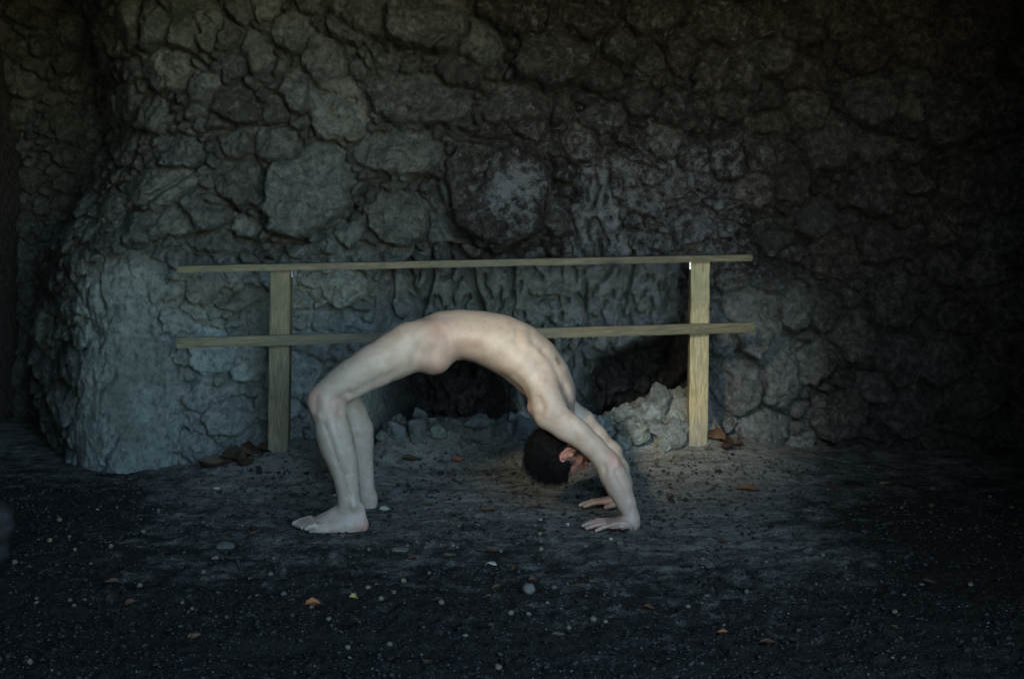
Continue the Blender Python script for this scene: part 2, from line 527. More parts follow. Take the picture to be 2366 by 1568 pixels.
lift = np.array([s[5] for s in stones] + [0.0])
rmin = np.array([min(s[2], s[3]) for s in stones] + [0.05])
sxc = np.array([s[0] for s in stones] + [0.0]); szc = np.array([s[1] for s in stones] + [0.0])
tx = rng.normal(0, 0.20, len(stones) + 1); tz = rng.normal(-0.22, 0.20, len(stones) + 1)
L = LAB
tight = smooth(560, 640, PYg) * smooth(900, 840, PXg)            # cemented rubble at lower left: thin cracks
wid = np.minimum(0.34 * rmin[L], 0.032) * (1 - 0.4 * tight)
q = np.clip(edge / wid, 0, 1)
prof = np.sqrt(np.clip(1 - (1 - q) ** 2.0, 0, 1))
amp = np.clip(0.40 * rmin[L] + 0.030, 0, 0.115) * lift[L] * (1 - 0.35 * tight)
# broken faces: every stone is cut by a few tilted planes
NP = 6
gxk = rng.normal(0, 0.42, (len(stones) + 1, NP)); gzk = rng.normal(-0.10, 0.42, (len(stones) + 1, NP))
gxk[:, 0] *= 0.35; gzk[:, 0] = rng.normal(-0.10, 0.12, len(stones) + 1)
ck = rng.uniform(0.0, 0.22, (len(stones) + 1, NP)) * rmin[:, None]; ck[:, 0] = 0
rz_ = np.array([s_[3] for s_ in stones] + [0.05])
fxw = sx - sxc[L] + 0.012 * fbm(XX + L * 0.7, ZZ, 15.0, 3, 73); fzw = sz - szc[L] + 0.012 * fbm(XX, ZZ + L * 0.7, 15.0, 3, 75)
top = np.full(XX.shape, 9.0)
for k_ in range(NP):
    top = np.minimum(top, ck[L, k_] + gxk[L, k_] * fxw + gzk[L, k_] * fzw)
hs = prof * (amp * np.clip(0.85 - 0.55 * fzw / rz_[L], 0.15, 1.6) + np.clip(top, -0.09, 0.06))
joint = 0.25 + 0.75 * smooth(-0.30, 0.25, fbm(XX, ZZ, 4.5, 3, 79))
facet = np.abs(fbm(XX + L * 0.37, ZZ - L * 0.21, 9.0, 5, 71, 0.6))
hs += prof * 0.040 * (facet - 0.2)
# cracks running through the stones
hs -= prof * 0.020 * smooth(0.72, 0.93, fbm(XX + L * 1.3, ZZ, 7.0, 3, 77, 0.55, True))
H += np.where(L >= 0, hs, 0.0)
H -= np.where(L >= 0, joint * (0.055 - 0.025 * tight) * np.exp(-(edge / 0.009) ** 2), 0.022)
# bedding of small stuff between the stones
grit = np.where((L < 0) & ~Z_flow & ~Z_streak, 1.0, 0.0)
H += 0.022 * (Z_flow | Z_streak | Z_ledge)
H += grit * 0.045 * (np.abs(fbm(XX, ZZ, 24.0, 4, 91, 0.6)) - 0.15)
# flowstone: slow swells and fine scaly relief
fl = Z_flow * 1.0
H += fl * (0.060 * fbm(XX, ZZ * 0.6, 3.2, 5, 101, 0.55) - 0.035 * np.exp(-((wpx - 330 - (wpy - 600) * 0.16) / 16.0) ** 2) * smooth(600, 680, wpy) + 0.010 * np.abs(fbm(XX, ZZ * 0.6, 20.0, 4, 103, 0.55)) * 2
           - 0.022 * smooth(0.62, 0.86, fbm(XX, ZZ * 0.55, 5.0, 3, 107, 0.5, True)))
# streaked curtain rock of the niche: upright ribs and cracks
stk = Z_streak * 1.0
wxs = XX + 0.03 * fbm(XX, ZZ, 4.0, 3, 111)
H += stk * (0.050 * fbm(wxs, ZZ * 0.25, 6.5, 3, 113) + 0.030 * fbm(wxs, ZZ * 0.5, 15.0, 3, 117)
            - 0.13 * smooth(0.66, 0.90, fbm(wxs, ZZ * 0.22, 5.5, 2, 119, 0.5, True))
            - 0.070 * smooth(0.64, 0.88, fbm(wxs, ZZ * 0.5, 11.0, 2, 121, 0.5, True)))
H += np.where(Z_ledge, 0.13 + 0.05 * smooth(1150, 1500, wpx) + 0.05 * fbm(XX, ZZ, 8.0, 5, 131, 0.65) + 0.045 * (np.abs(fbm(XX, ZZ, 15.0, 4, 133, 0.6)) - 0.2) + 0.10 * smooth(990, 1080, wpy), 0)
# deep crevices under the big overhanging stones
cwx = PXg + 9 * fbm(XX, ZZ, 14.0, 4, 171, 0.6); cwy = PYg + 9 * fbm(XX, ZZ, 14.0, 4, 173, 0.6)
for pts_, wd_, dp_ in [
    ([(605, 588), (690, 560), (790, 520), (832, 445), (880, 412), (960, 408), (1005, 415)], 9, 0.085),
    ([(845, 222), (868, 268), (905, 292), (1000, 292), (1100, 318), (1175, 330)], 9, 0.085),
    ([(1002, 440), (1040, 528), (1120, 562), (1190, 582), (1262, 545)], 11, 0.095),
    ([(240, 505), (330, 478), (420, 420), (470, 380)], 7, 0.06),
    ([(480, 470), (560, 485), (600, 460), (612, 400)], 7, 0.06),
    ([(760, 40), (830, 90), (900, 118), (985, 128), (1060, 80)], 10, 0.085),
    ([(1270, 360), (1285, 440), (1320, 500), (1345, 590)], 7, 0.06),
    ([(640, 110), (700, 160), (745, 215), (820, 235)], 7, 0.055),
    ([(1190, 185), (1260, 215), (1340, 205), (1400, 230)], 8, 0.07),
    ([(1590, 330), (1660, 300), (1720, 290), (1790, 330)], 8, 0.06)]:
    d2_ = np.full(XX.shape, 1e9)
    for (x0_, y0_), (x1_, y1_) in zip(pts_[:-1], pts_[1:]):
        tt = np.clip(((cwx - x0_) * (x1_ - x0_) + (cwy - y0_) * (y1_ - y0_)) / ((x1_ - x0_) ** 2 + (y1_ - y0_) ** 2), 0, 1)
        d2_ = np.minimum(d2_, (cwx - x0_ - tt * (x1_ - x0_)) ** 2 + (cwy - y0_ - tt * (y1_ - y0_)) ** 2)
    H -= dp_ * np.exp(-d2_ / wd_ ** 2)
# rough skin
rough = 1.0 - 0.55 * Z_flow
pit = fbm(XX + 0.02 * fbm(XX, ZZ, 20.0, 2, 161), ZZ, 26.0, 4, 163, 0.55, True)
H += rough * (0.008 * fbm(XX, ZZ, 13.0, 5, 141, 0.62) + 0.005 * fbm(XX, ZZ, 45.0, 3, 151, 0.6) - 0.009 * smooth(0.5, 0.85, pit))

YY = wall_y(XX) - H
# colour of the stone, region by region, with some shade worked in
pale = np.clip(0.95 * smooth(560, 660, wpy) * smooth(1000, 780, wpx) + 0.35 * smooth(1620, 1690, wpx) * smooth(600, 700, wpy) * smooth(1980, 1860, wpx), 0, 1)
pale = pale * smooth(110, 220, wpx)  # paleness faded out at far left, shade put into the colour
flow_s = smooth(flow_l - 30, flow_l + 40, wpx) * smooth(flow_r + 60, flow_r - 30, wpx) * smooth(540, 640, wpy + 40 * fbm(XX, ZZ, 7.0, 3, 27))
pale = np.maximum(pale, flow_s); pale = np.maximum(pale, np.where(Z_streak, 0.62 * smooth(560, 680, wpy) * (1 - 0.9 * smooth(1380, 1460, wpx) * smooth(780, 860, wpy)) + 0.08, 0)); pale = np.maximum(pale, np.where(Z_ledge, 1.0, 0))  # streak zone kept dark at lower right, standing in for its shade
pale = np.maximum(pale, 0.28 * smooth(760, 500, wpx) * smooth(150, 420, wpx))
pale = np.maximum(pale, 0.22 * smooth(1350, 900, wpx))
hollow_shade = smooth(850, 910, wpx) * smooth(1230, 1120, wpx) * smooth(800, 880, wpy)  # shade of the hollows put into the rock colour
hollow_shade = np.maximum(hollow_shade, smooth(1340, 1420, wpx) * smooth(1640, 1590, wpx) * smooth(840, 930, wpy + (wpx - 1340) * 0.45))
pale = pale * (1 - hollow_shade); crust_k = 1 - hollow_shade
srand = rng.uniform(0, 1, len(stones) + 1)
pale = np.clip(pale + np.where(L >= 0, (srand[L] - 0.5) * 0.18, 0.0), 0, 1)
crust = np.clip(0.20 + 0.55 * np.exp(-((PXg - 1190) / 70.0) ** 2 - ((PYg - 430) / 70.0) ** 2)
                + 0.28 * smooth(1250, 1400, wpx) * smooth(1850, 1650, wpx) * smooth(250, 400, wpy)
                + 0.3 * np.exp(-((PXg - 780) / 90.0) ** 2 - ((PYg - 180) / 130.0) ** 2)
                + 0.10 * Z_streak - 0.5 * smooth(1750, 2000, wpx), 0, 1)
crust = crust * crust_k
algae = np.clip(0.9 * np.exp(-((PXg - 470) / 90.0) ** 2 - ((PYg - 40) / 70.0) ** 2)
                + 0.6 * np.exp(-((PXg - 310) / 70.0) ** 2 - ((PYg - 930) / 150.0) ** 2)
                + 0.18 * smooth(1100, 900, wpx) * smooth(600, 500, wpy)
                + 0.4 * np.exp(-((PXg - 560) / 100.0) ** 2 - ((PYg - 710) / 90.0) ** 2), 0, 1)

nz, nx = XX.shape
VW = np.stack([XX.ravel(), YY.ravel(), ZZ.ravel()], 1)
idx = np.arange(nz * nx).reshape(nz, nx)
QF = np.stack([idx[:-1, :-1], idx[:-1, 1:], idx[1:, 1:], idx[1:, :-1]], -1).reshape(-1, 4)
fl_lab = L[:-1, :-1].ravel()
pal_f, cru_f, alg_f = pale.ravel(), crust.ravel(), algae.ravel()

def sub_mesh(name, fmask, parent=None, centre=True):
    f = QF[fmask]
    u, inv = np.unique(f, return_inverse=True)
    v = VW[u]
    loc = v.mean(0) if centre else None
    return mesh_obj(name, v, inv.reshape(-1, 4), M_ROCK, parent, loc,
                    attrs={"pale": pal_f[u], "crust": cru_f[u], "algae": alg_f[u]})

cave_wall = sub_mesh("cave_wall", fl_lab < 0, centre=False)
tag(cave_wall, kind="structure")
order = np.argsort(fl_lab, kind='stable')
sl_ = fl_lab[order]
cnt = np.bincount(fl_lab[fl_lab >= 0], minlength=len(stones))
vis = []
for i in range(len(stones)):
    if cnt[i] < 6: continue
    px, py = stones[i][0] / K + CX, (CAM_H - stones[i][1]) / K + 452
    inframe = -30 < px < 2400 and -30 < py < 1120
    vis.append((cnt[i] if inframe else -1, i))
vis.sort(reverse=True)
keep = [i for c_, i in vis[:208] if c_ > 0]
kset = np.zeros(len(stones) + 1, dtype=bool); kset[keep] = True
for i in keep:
    a_, b_ = np.searchsorted(sl_, (i, i + 1))
    sub_mesh("stone", order[a_:b_], cave_wall)
rest = sub_mesh("small_stones", (fl_lab >= 0) & ~kset[fl_lab], cave_wall, False)
tag(rest, kind="stuff")

def stone_mesh(name, mat, seed, sub=2, rough_=0.18, flat_=(1, 1, 1), facet=0.0, pal=None, npl=11, olo=0.50, ohi=0.90):
    r_ = random.Random(seed)
    bm = bmesh.new()
    bmesh.ops.create_icosphere(bm, subdivisions=sub, radius=1.0)
    dirs = [Vector((r_.gauss(0, 1), r_.gauss(0, 1), r_.gauss(0, 1))).normalized() for _ in range(npl)]
    offs = [r_.uniform(olo, ohi) for _ in range(npl)]
    co = np.array([v.co[:] for v in bm.verts])
    nz_ = fbm(co[:, 0] + seed, co[:, 1] + co[:, 2] * 1.3, 2.3, 4, seed % 97, 0.6) + fbm(co[:, 2] - seed, co[:, 0] * 0.7 - co[:, 1], 4.0, 3, seed % 89, 0.6) * 0.6
    for v, nn_ in zip(bm.verts, nz_):
        d = v.co.normalized()
        rad = 1.0
        for q_, o_ in zip(dirs, offs):
            c_ = d.dot(q_)
            if facet > 0 and c_ > 0 and c_ * rad > o_:
                rad = rad + (o_ / c_ - rad) * facet
        rad *= 1 + rough_ * nn_
        v.co = Vector((d.x * rad * flat_[0], d.y * rad * flat_[1], d.z * rad * flat_[2]))
    me = bpy.data.meshes.new(name); bm.to_mesh(me); bm.free()
    if facet < 0.7 or sub > 2:
        me.polygons.foreach_set("use_smooth", np.ones(len(me.polygons), dtype=bool))
    if pal is not None:
        for k_, val in (("pale", pal), ("crust", 0.3), ("algae", 0.0)):
            at = me.attributes.new(k_, 'FLOAT', 'POINT')
            at.data.foreach_set("value", np.full(len(me.vertices), val, dtype=np.float32))
    me.materials.append(mat)
    return me

# broken rubble cemented along the top of the low ledge
rub = [stone_mesh("stone", M_ROCK, 700 + i, 4, 0.22, (1.15, 1.05, 1.0), 1.0, 0.62, 18, 0.5, 0.78) for i in range(9)]
def rubble(px, py, r_px, dep):
    o = bpy.data.objects.new("stone", rub[int(rng.integers(9))])
    COL.objects.link(o)
    o.parent = cave_wall
    c = P(px, py - 12, dep - 0.05)
    o.location = tuple(float(q_) for q_ in c)
    k_ = r_px * dep / F
    o.scale = (k_ * rng.uniform(0.9, 1.25), k_, k_ * rng.uniform(0.75, 1.05))
    o.rotation_euler = tuple(rng.uniform(-0.6, 0.6, 3) + np.array((0, 0, rng.uniform(0, 6))))
for (px, py, r_) in [(1105, 988, 27), (1150, 1012, 32), (1215, 1004, 40), (1055, 1016, 30), (1010, 1012, 26), (965, 1010, 34), (915, 1012, 30), (885, 1020, 22),
                     (1255, 1015, 30), (1190, 1035, 24), (1080, 1042, 22), (1395, 990, 30), (1440, 968, 34), (1525, 938, 42), (1565, 975, 36), (1480, 1000, 38),
                     (1425, 1015, 30), (1545, 1015, 34), (1500, 965, 26), (1455, 1035, 24), (1370, 1020, 26), (1330, 1010, 30), (1290, 1018, 26)]:
    rubble(px, py, r_, wall_y(px2x(px)) - 0.20 + rng.uniform(-0.03, 0.05))
for k_ in range(34):
    px = rng.uniform(1345, 1565)
    t_ = rng.uniform(0, 1)
    rubble(px, 978 + 80 * t_ - 20 * smooth(1400, 1530, px), rng.uniform(16, 36), wall_y(px2x(px)) - 0.20 - 0.16 * t_)
for k_ in range(30):
    px = rng.uniform(870, 1580)
    rubble(px, rng.uniform(975, 1015) - 35 * smooth(1350, 1540, px), rng.uniform(12, 24), wall_y(px2x(px)) + rng.uniform(-0.15, 0.15))

# ---------------------------------------------------------------- the rest of the cave: sides, roof and the wall with the opening
def rough_sheet(name, fn, nu, nv, amp_, seed, hole=None):
    u, v = np.meshgrid(np.linspace(0, 1, nu), np.linspace(0, 1, nv))
    pts = fn(u, v)
    n = fbm(u * 6, v * 6, 1.0, 4, seed)
    n2 = fbm(u * 6 + 40, v * 6, 1.0, 4, seed + 5)
    pts = pts + np.stack([n * amp_, n2 * amp_, (n - n2) * amp_ * 0.5], -1)
    idn = np.arange(nu * nv).reshape(nv, nu)
    f = np.stack([idn[:-1, :-1], idn[:-1, 1:], idn[1:, 1:], idn[1:, :-1]], -1).reshape(-1, 4)
    if hole is not None:
        c = pts.reshape(-1, 3)[f].mean(1)
        f = f[~hole(c)]
    z_ = np.zeros(nu * nv)
    o = mesh_obj(name, pts.reshape(-1, 3), f, M_ROCK, attrs={"pale": z_, "crust": z_ , "algae": z_})
    tag(o, kind="structure")
    return o

YF = -0.8
def side_left(u, v):
    # left wall bulged in out of view to shade the left edge, then back to the mouth
    y = 9.0 - 10.7 * u
    x = -2.66 + 0.97 * np.exp(-((y - 4.45) / 0.55) ** 2) - 1.6 * smooth(4.0, 1.0, y)
    return np.stack([x + 0 * v, y + 0 * v, -0.3 + 5.9 * v], -1)
def side_right(u, v):
    y = 6.6 - 8.3 * u
    x = 2.75 - 1.05 * np.exp(-((y - 2.1) / 0.8) ** 2) + 2.2 * smooth(1.4, -0.6, y)  # unseen bulge added to shade the right side
    return np.stack([x + 0 * v, y + 0 * v, -0.3 + 5.9 * v], -1)
rough_sheet("cave_wall_left", side_left, 120, 70, 0.10, 201)
rough_sheet("cave_wall_right", side_right, 120, 70, 0.10, 203)
rough_sheet("cave_roof", lambda u, v: np.stack([-4.9 + 9.8 * u, 9.2 - 10.4 * v, 2.44 - 0.16 * np.exp(-((v - 0.50) / 0.04) ** 2) + 2.9 * np.sin(np.clip((v - 0.52) * 2.6, 0, 1) * math.pi / 2) + 0 * u], -1), 90, 90, 0.10, 205)  # roof dips out of view to dim the top of the wall
HOLES = [(-2.40, -1.45, 3.16, 3.86), (0.20, 4.3, 0.75, 5.1)]
def hole(c):
    wob = 0.10 * np.sin(c[:, 2] * 5) + 0.08 * np.sin(c[:, 0] * 4)
    m_ = np.zeros(len(c), dtype=bool)
    for (x0, x1, z0, z1) in HOLES:
        m_ |= (c[:, 0] > x0 + wob) & (c[:, 0] < x1 + wob) & (c[:, 2] > z0 + wob) & (c[:, 2] < z1 + wob)
    return m_
rough_sheet("cave_mouth_wall", lambda u, v: np.stack([-5.2 + 10.4 * u, YF + 0 * u, -0.4 + 6.4 * v], -1), 170, 110, 0.04, 207, hole)  # unseen front wall, its openings cut to shape the light
rough_sheet("sun_block_fin", lambda u, v: np.stack([-0.72 + 0 * u, YF - 0.02 - 15 * u + 0 * v, -0.4 + 12.5 * v], -1), 60, 40, 0.05, 209)  # added out of view to keep the sun out of the large opening

# ---------------------------------------------------------------- floor
fx = np.concatenate([np.linspace(-6, -2.7, 10), np.arange(-2.65, 2.65, 0.0125), np.linspace(2.7, 6, 10)])
fy = np.concatenate([np.linspace(-4, 2.9, 20), np.arange(2.95, 6.75, 0.0125), np.linspace(6.8, 8, 4)])
GX, GY = np.meshgrid(fx, fy)
def bank(x, y):
    side = smooth(-1.75, -1.2, x) * smooth(1.75, 1.2, x)
    m1 = 0.125 * np.exp(-((x + 0.93) / 0.30) ** 2 - ((y - 6.05) / 0.22) ** 2)
    m2 = 0.085 * np.exp(-((x - 0.86) / 0.38) ** 2 - ((y - 6.25) / 0.28) ** 2)
    yc = y - 0.12 * x + 0.03 * fbm(x, y * 0.3, 5.0, 3, 331)
    hr = (0.150 + 0.07 * smooth(0.35, 0.75, x)) * smooth(-0.66, -0.50, x) * smooth(0.98, 0.86, x)
    ridge = hr * smooth(6.05, 6.27, yc) * smooth(6.60, 6.34, yc) * (1 + 0.25 * fbm(x, y, 9.0, 4, 333, 0.6))
    return 0.035 * smooth(5.45, 6.15, y - 0.12 * x) * side + m1 + m2 + ridge + 0.03 * (ridge > 0.01) * np.abs(fbm(x, y, 16.0, 3, 335))
def floor_z(x, y):
    x = np.asarray(x, dtype=float); y = np.asarray(y, dtype=float)
    fg = smooth(5.7, 3.7, y)
    flat = 1 - 0.7 * np.exp(-((x + 0.62) / 0.22) ** 2 - ((y - 5.05) / 0.12) ** 2) - 0.7 * np.exp(-((x - 0.4) / 0.2) ** 2 - ((y - 5.2) / 0.3) ** 2)
    rip = 0.016 * fbm(x * 0.5 + y * 0.35, y * 2.0 + x * 0.35, 3.4, 3, 303)
    clods = 0.016 * np.abs(fbm(x, y * 1.6, 11.0, 4, 307, 0.6)) + 0.010 * np.abs(fbm(x, y * 1.3, 27.0, 3, 309, 0.6))
    return bank(x, y) - 0.006 + flat * (rip * (0.5 + fg) + 0.012 * fbm(x, y, 4.0, 4, 305) + clods * (1.0 + 1.2 * fg) - 0.02 * fg * smooth(0.1, 0.5, fbm(x * 0.8 + y * 0.5, y * 1.8, 2.6, 3, 321)))
GZ = floor_z(GX, GY)
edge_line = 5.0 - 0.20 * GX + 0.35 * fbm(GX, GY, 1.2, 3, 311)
wet_shade_v = np.clip(0.5 - (GY - edge_line + 0.10 * smooth(0.0, 0.5, GX) * 0) / 3.2, 0, 1)  # wet sand in front, also made to carry the light falloff
wet_shade_v = np.clip(wet_shade_v + 0.55 * smooth(0.85, 1.6, GX + 0.3 * fbm(GX, GY, 1.6, 3, 313)) + 0.40 * smooth(-1.15, -1.8, GX + 0.3 * fbm(GX, GY, 1.6, 3, 315)), 0, 1)  # both sides darkened further, in place of light falling off there
wet_shade_v = np.clip(wet_shade_v - 0.25 * np.exp(-((GX - 0.6) / 0.5) ** 2 - ((GY - 5.3) / 0.5) ** 2), 0, 1)
idf = np.arange(GX.size).reshape(GX.shape)
FF = np.stack([idf[:-1, :-1], idf[:-1, 1:], idf[1:, 1:], idf[1:, :-1]], -1).reshape(-1, 4)
floor = mesh_obj("cave_floor", np.stack([GX.ravel(), GY.ravel(), GZ.ravel()], 1), FF, M_SAND, attrs={"wet_shade": wet_shade_v.ravel()})
tag(floor, kind="structure")

# ---------------------------------------------------------------- railing
def beam(name, a, b, wy, wz, parent, up=None, mud_shade_from=None, bev=0.004, seg=1, mat=None):
    """squared timber from a to b; wy = depth thickness, wz = other thickness"""
    a, b = Vector(a), Vector(b)
    L_ = (b - a).length
    xax = (b - a).normalized()
    yax = Vector((0.0, 1.0, 0.0)); yax = (yax - xax * yax.dot(xax)).normalized()
    zax = xax.cross(yax)
    bm = bmesh.new()
    nseg = 24
    prof_ = [(-wy / 2, -wz / 2), (wy / 2, -wz / 2), (wy / 2, wz / 2), (-wy / 2, wz / 2)]
    rings = []
    for i in range(nseg + 1):
        t_ = L_ * i / nseg
        wob = 0.0007 * math.sin(i * 1.7 + L_ * 9)
        rings.append([bm.verts.new((t_ - L_ / 2, y_ + wob, z_ + wob * 0.7)) for (y_, z_) in prof_])
    for i in range(nseg):
        for k in range(4):
            bm.faces.new((rings[i][k], rings[i + 1][k], rings[i + 1][(k + 1) % 4], rings[i][(k + 1) % 4]))
    bm.faces.new(rings[0]); bm.faces.new(rings[-1][::-1])
    bmesh.ops.recalc_face_normals(bm, faces=bm.faces)
    long_e = [e for e in bm.edges if abs((e.verts[0].co - e.verts[1].co).x) > L_ / nseg * 0.5 or (abs(abs(e.verts[0].co.x) - L_ / 2) < 1e-4 and abs(abs(e.verts[1].co.x) - L_ / 2) < 1e-4)]
    bmesh.ops.bevel(bm, geom=long_e, offset=bev, segments=2, affect='EDGES')
    me = bpy.data.meshes.new(name)
    bm.to_mesh(me); bm.free()
    me.materials.append(mat or M_WOOD)
    o = bpy.data.objects.new(name, me)
    COL.objects.link(o)
    from mathutils import Matrix
    Mx = Matrix((xax, yax, zax)).transposed().to_4x4()
    Mx.translation = (a + b) / 2
    at = me.attributes.new("mud_shade", 'FLOAT', 'POINT')
    vals = np.zeros(len(me.vertices), dtype=np.float32)
    if mud_shade_from is not None:
        for i, v in enumerate(me.vertices):
            z = (Mx @ v.co).z
            vals[i] = max(0.0, min(1.0, (mud_shade_from - z) / mud_shade_from))
    at.data.foreach_set("value", vals)
    o.parent = parent
    o.matrix_world = Mx
    if parent is not None:
        Ml = Mx.copy(); Ml.translation = Mx.translation - parent.location
        o.matrix_basis = Ml
    return o

def empty(name, loc):
    o = bpy.data.objects.new(name, None)
    COL.objects.link(o)
    o.location = tuple(float(c) for c in loc)
    return o

def rail_y(px): return 6.10 + 0.12 * (px - CX) * 6.1 / F
rail = empty("wooden_railing", (0, 6.1, 0.12))
tag(rail, "pale timber handrail of two posts and two rails along the back wall of the cave", "railing")
yl, yr = rail_y(650), rail_y(1614)
post_w = 0.083
beam("post", P(645, 1075, yl), P(651, 622, yl), 0.083, 46 * yl / F, rail, mud_shade_from=0.32, mat=M_POST2)
beam("post", P(1610, 1075, yr), P(1616, 602, yr), 0.083, 43 * yr / F, rail, mud_shade_from=0.46, mat=M_POST_LIT)  # mud reaches higher here, standing in for shade on the lower post
# the top rail lies on the posts, the lower one is nailed to their front
beam("top_rail", P(411, 621.5, rail_y(411) - 0.02), P(1732, 594.5, rail_y(1732) - 0.02), 0.10, 15 * 6.1 / F, rail)
yoff = 0.0415 + 0.021
beam("lower_rail", P(408, 792, rail_y(408) - yoff), P(1741, 755.5, rail_y(1741) - yoff), 0.038, 23.5 * 6.05 / F, rail)

def uv_blob(name, loc, r, mat, parent=None, scale=(1, 1, 1), seg=8, rings=6):
    bm = bmesh.new()
    bmesh.ops.create_uvsphere(bm, u_segments=seg, v_segments=rings, radius=r)
    for v in bm.verts:
        v.co = Vector((v.co.x * scale[0], v.co.y * scale[1], v.co.z * scale[2]))
    me = bpy.data.meshes.new(name); bm.to_mesh(me); bm.free()
    me.polygons.foreach_set("use_smooth", np.ones(len(me.polygons), dtype=bool))
    me.materials.append(mat)
    o = bpy.data.objects.new(name, me); COL.objects.link(o)
    loc = Vector([float(c) for c in loc])
    o.parent = parent
    o.location = loc - (parent.location if parent else Vector())
    return o
for px, py in ((1617, 756), (648, 787)):
    uv_blob("nail", P(px, py, rail_y(px) - yoff - 0.0185), 0.0055, M_NAIL, rail, (1, 0.5, 1))
# thin bright steel angle plates under the top rail
for (px, py, h_) in ((1593.5, 613, 16), (676, 632, 14)):
    y_ = rail_y(px) - 0.030
    c = P(px, py, y_)
    bm = bmesh.new()
    bmesh.ops.create_cube(bm, size=1)
    for v in bm.verts:
        v.co = Vector((v.co.x * 0.006, v.co.y * 0.04, v.co.z * h_ * K))
    me = bpy.data.meshes.new("bracket"); bm.to_mesh(me); bm.free(); me.materials.append(M_STEEL)
    o = bpy.data.objects.new("bracket", me); COL.objects.link(o); o.parent = rail
    o.location = Vector(c) - rail.location

# ---------------------------------------------------------------- person
GS = 0.0026
lo = np.array((-0.86, 4.90, -0.03)); hi = np.array((0.56, 5.72, 0.86))
dims = np.ceil((hi - lo) / GS).astype(int)
SD = np.full(dims, 0.06, dtype=np.float32)
gx = (lo[0] + GS * np.arange(dims[0])).astype(np.float32)
gy = (lo[1] + GS * np.arange(dims[1])).astype(np.float32)
gz = (lo[2] + GS * np.arange(dims[2])).astype(np.float32)

def window(pmin, pmax):
    a = np.maximum(((pmin - lo) / GS).astype(int), 0)
    b = np.minimum(((pmax - lo) / GS).astype(int) + 2, dims)
    return a, b

def smin(a, b, k):
    h = np.clip(0.5 + 0.5 * (b - a) / k, 0, 1)
    return b + (a - b) * h - k * h * (1 - h)

def cone(fields, a, b, ra, rb, qa=1.0, qb=1.0, k=0.02, carve=False, wide=np.array((0.0, 1.0, 0.0))):
    """round cone a->b; the section is stretched q times along `wide`"""
    a = np.asarray(a, float); b = np.asarray(b, float)
    R = max(ra, rb) * max(qa, qb, 1.0) + k + 0.012
    w0, w1 = window(np.minimum(a, b) - R, np.maximum(a, b) + R)
    if np.any(w1 <= w0): return
    sl = tuple(slice(w0[i], w1[i]) for i in range(3))
    X = gx[sl[0]][:, None, None] - np.float32(a[0]); Y = gy[sl[1]][None, :, None] - np.float32(a[1]); Z = gz[sl[2]][None, None, :] - np.float32(a[2])
    ab = (b - a).astype(np.float32)
    L2 = float(ab @ ab) + 1e-12
    t = np.clip((X * ab[0] + Y * ab[1] + Z * ab[2]) / L2, 0, 1)
    qx, qy, qz = X - t * ab[0], Y - t * ab[1], Z - t * ab[2]
    r = ra + (rb - ra) * t
    if qa != 1.0 or qb != 1.0:
        q = qa + (qb - qa) * t
        wv = wide.astype(np.float32)
        dw = qx * wv[0] + qy * wv[1] + qz * wv[2]
        s = dw * (1 / q - 1)
        qx, qy, qz = qx + s * wv[0], qy + s * wv[1], qz + s * wv[2]
    d = np.sqrt(qx * qx + qy * qy + qz * qz) - r
    cur = fields[sl]
    if carve:
        fields[sl] = -smin(-cur, d, k)
    else:
        fields[sl] = smin(cur, d, k)

def chain(pts, k=0.02, carve=False, field=None):
    """pts: (cx, cy, depth, radius in crop px, stretch); crop px scale with depth"""
    fld = SD if field is None else field
    S = 0.37723 / F
    for p0, p1 in zip(pts[:-1], pts[1:]):
        a = CP(*p0[:3]); b = CP(*p1[:3])
        cone(fld, a, b, p0[3] * S * p0[2], p1[3] * S * p1[2], p0[4], p1[4], k, carve)

def ball(cx, cy, d, r, q=1.0, k=0.02, carve=False):
    chain([(cx, cy, d, r, q), (cx + 1, cy, d, r, q)], k, carve)

MD = 5.235
# trunk
chain([(880, 285, MD, 140, 1.55), (1000, 258, MD, 146, 1.50), (1110, 243, MD, 138, 1.50), (1230, 262, MD, 148, 1.48),
       (1340, 297, MD, 163, 1.45), (1450, 352, MD, 167, 1.45), (1540, 428, MD, 163, 1.46), (1615, 520, MD, 150, 1.5),
       (1668, 610, MD, 126, 1.5), (1700, 690, MD, 90, 1.6)], k=0.03)
# buttocks
ball(925, 370, 5.155, 122, 1.0, 0.035)
ball(925, 370, 5.32, 120, 1.0, 0.035)
# shoulder girdle
chain([(1640, 705, 5.10, 78, 1.0), (1660, 700, MD, 92, 1.0), (1700, 690, 5.38, 78, 1.0)], k=0.04)
ball(1552, 690, 5.13, 48, 1.0, 0.03)
# latissimus / side of the chest
chain([(1440, 420, 5.12, 60, 1.0), (1600, 590, 5.10, 62, 1.0), (1680, 720, 5.09, 60, 1.0)], k=0.05)
# near leg
chain([(870, 300, 5.14, 140, 1.0), (790, 322, 5.125, 144, 1.0), (680, 382, 5.105, 132, 1.0), (560, 440, 5.09, 120, 1.0),
       (440, 508, 5.08, 108, 1.0), (360, 566, 5.075, 101, 1.0), (275, 630, 5.07, 96, 0.95)], k=0.03)
chain([(275, 640, 5.07, 92, 0.95), (290, 730, 5.065, 92, 0.95), (318, 850, 5.06, 99, 0.95), (340, 930, 5.06, 97, 0.95),
       (366, 1010, 5.055, 84, 0.92), (387, 1090, 5.055, 71, 0.9), (402, 1180, 5.055, 62, 0.9), (412, 1265, 5.055, 60, 0.9)], k=0.03)
ball(207, 652, 5.06, 44, 1.0, 0.03)
ball(222, 705, 5.06, 34, 1.0, 0.03)
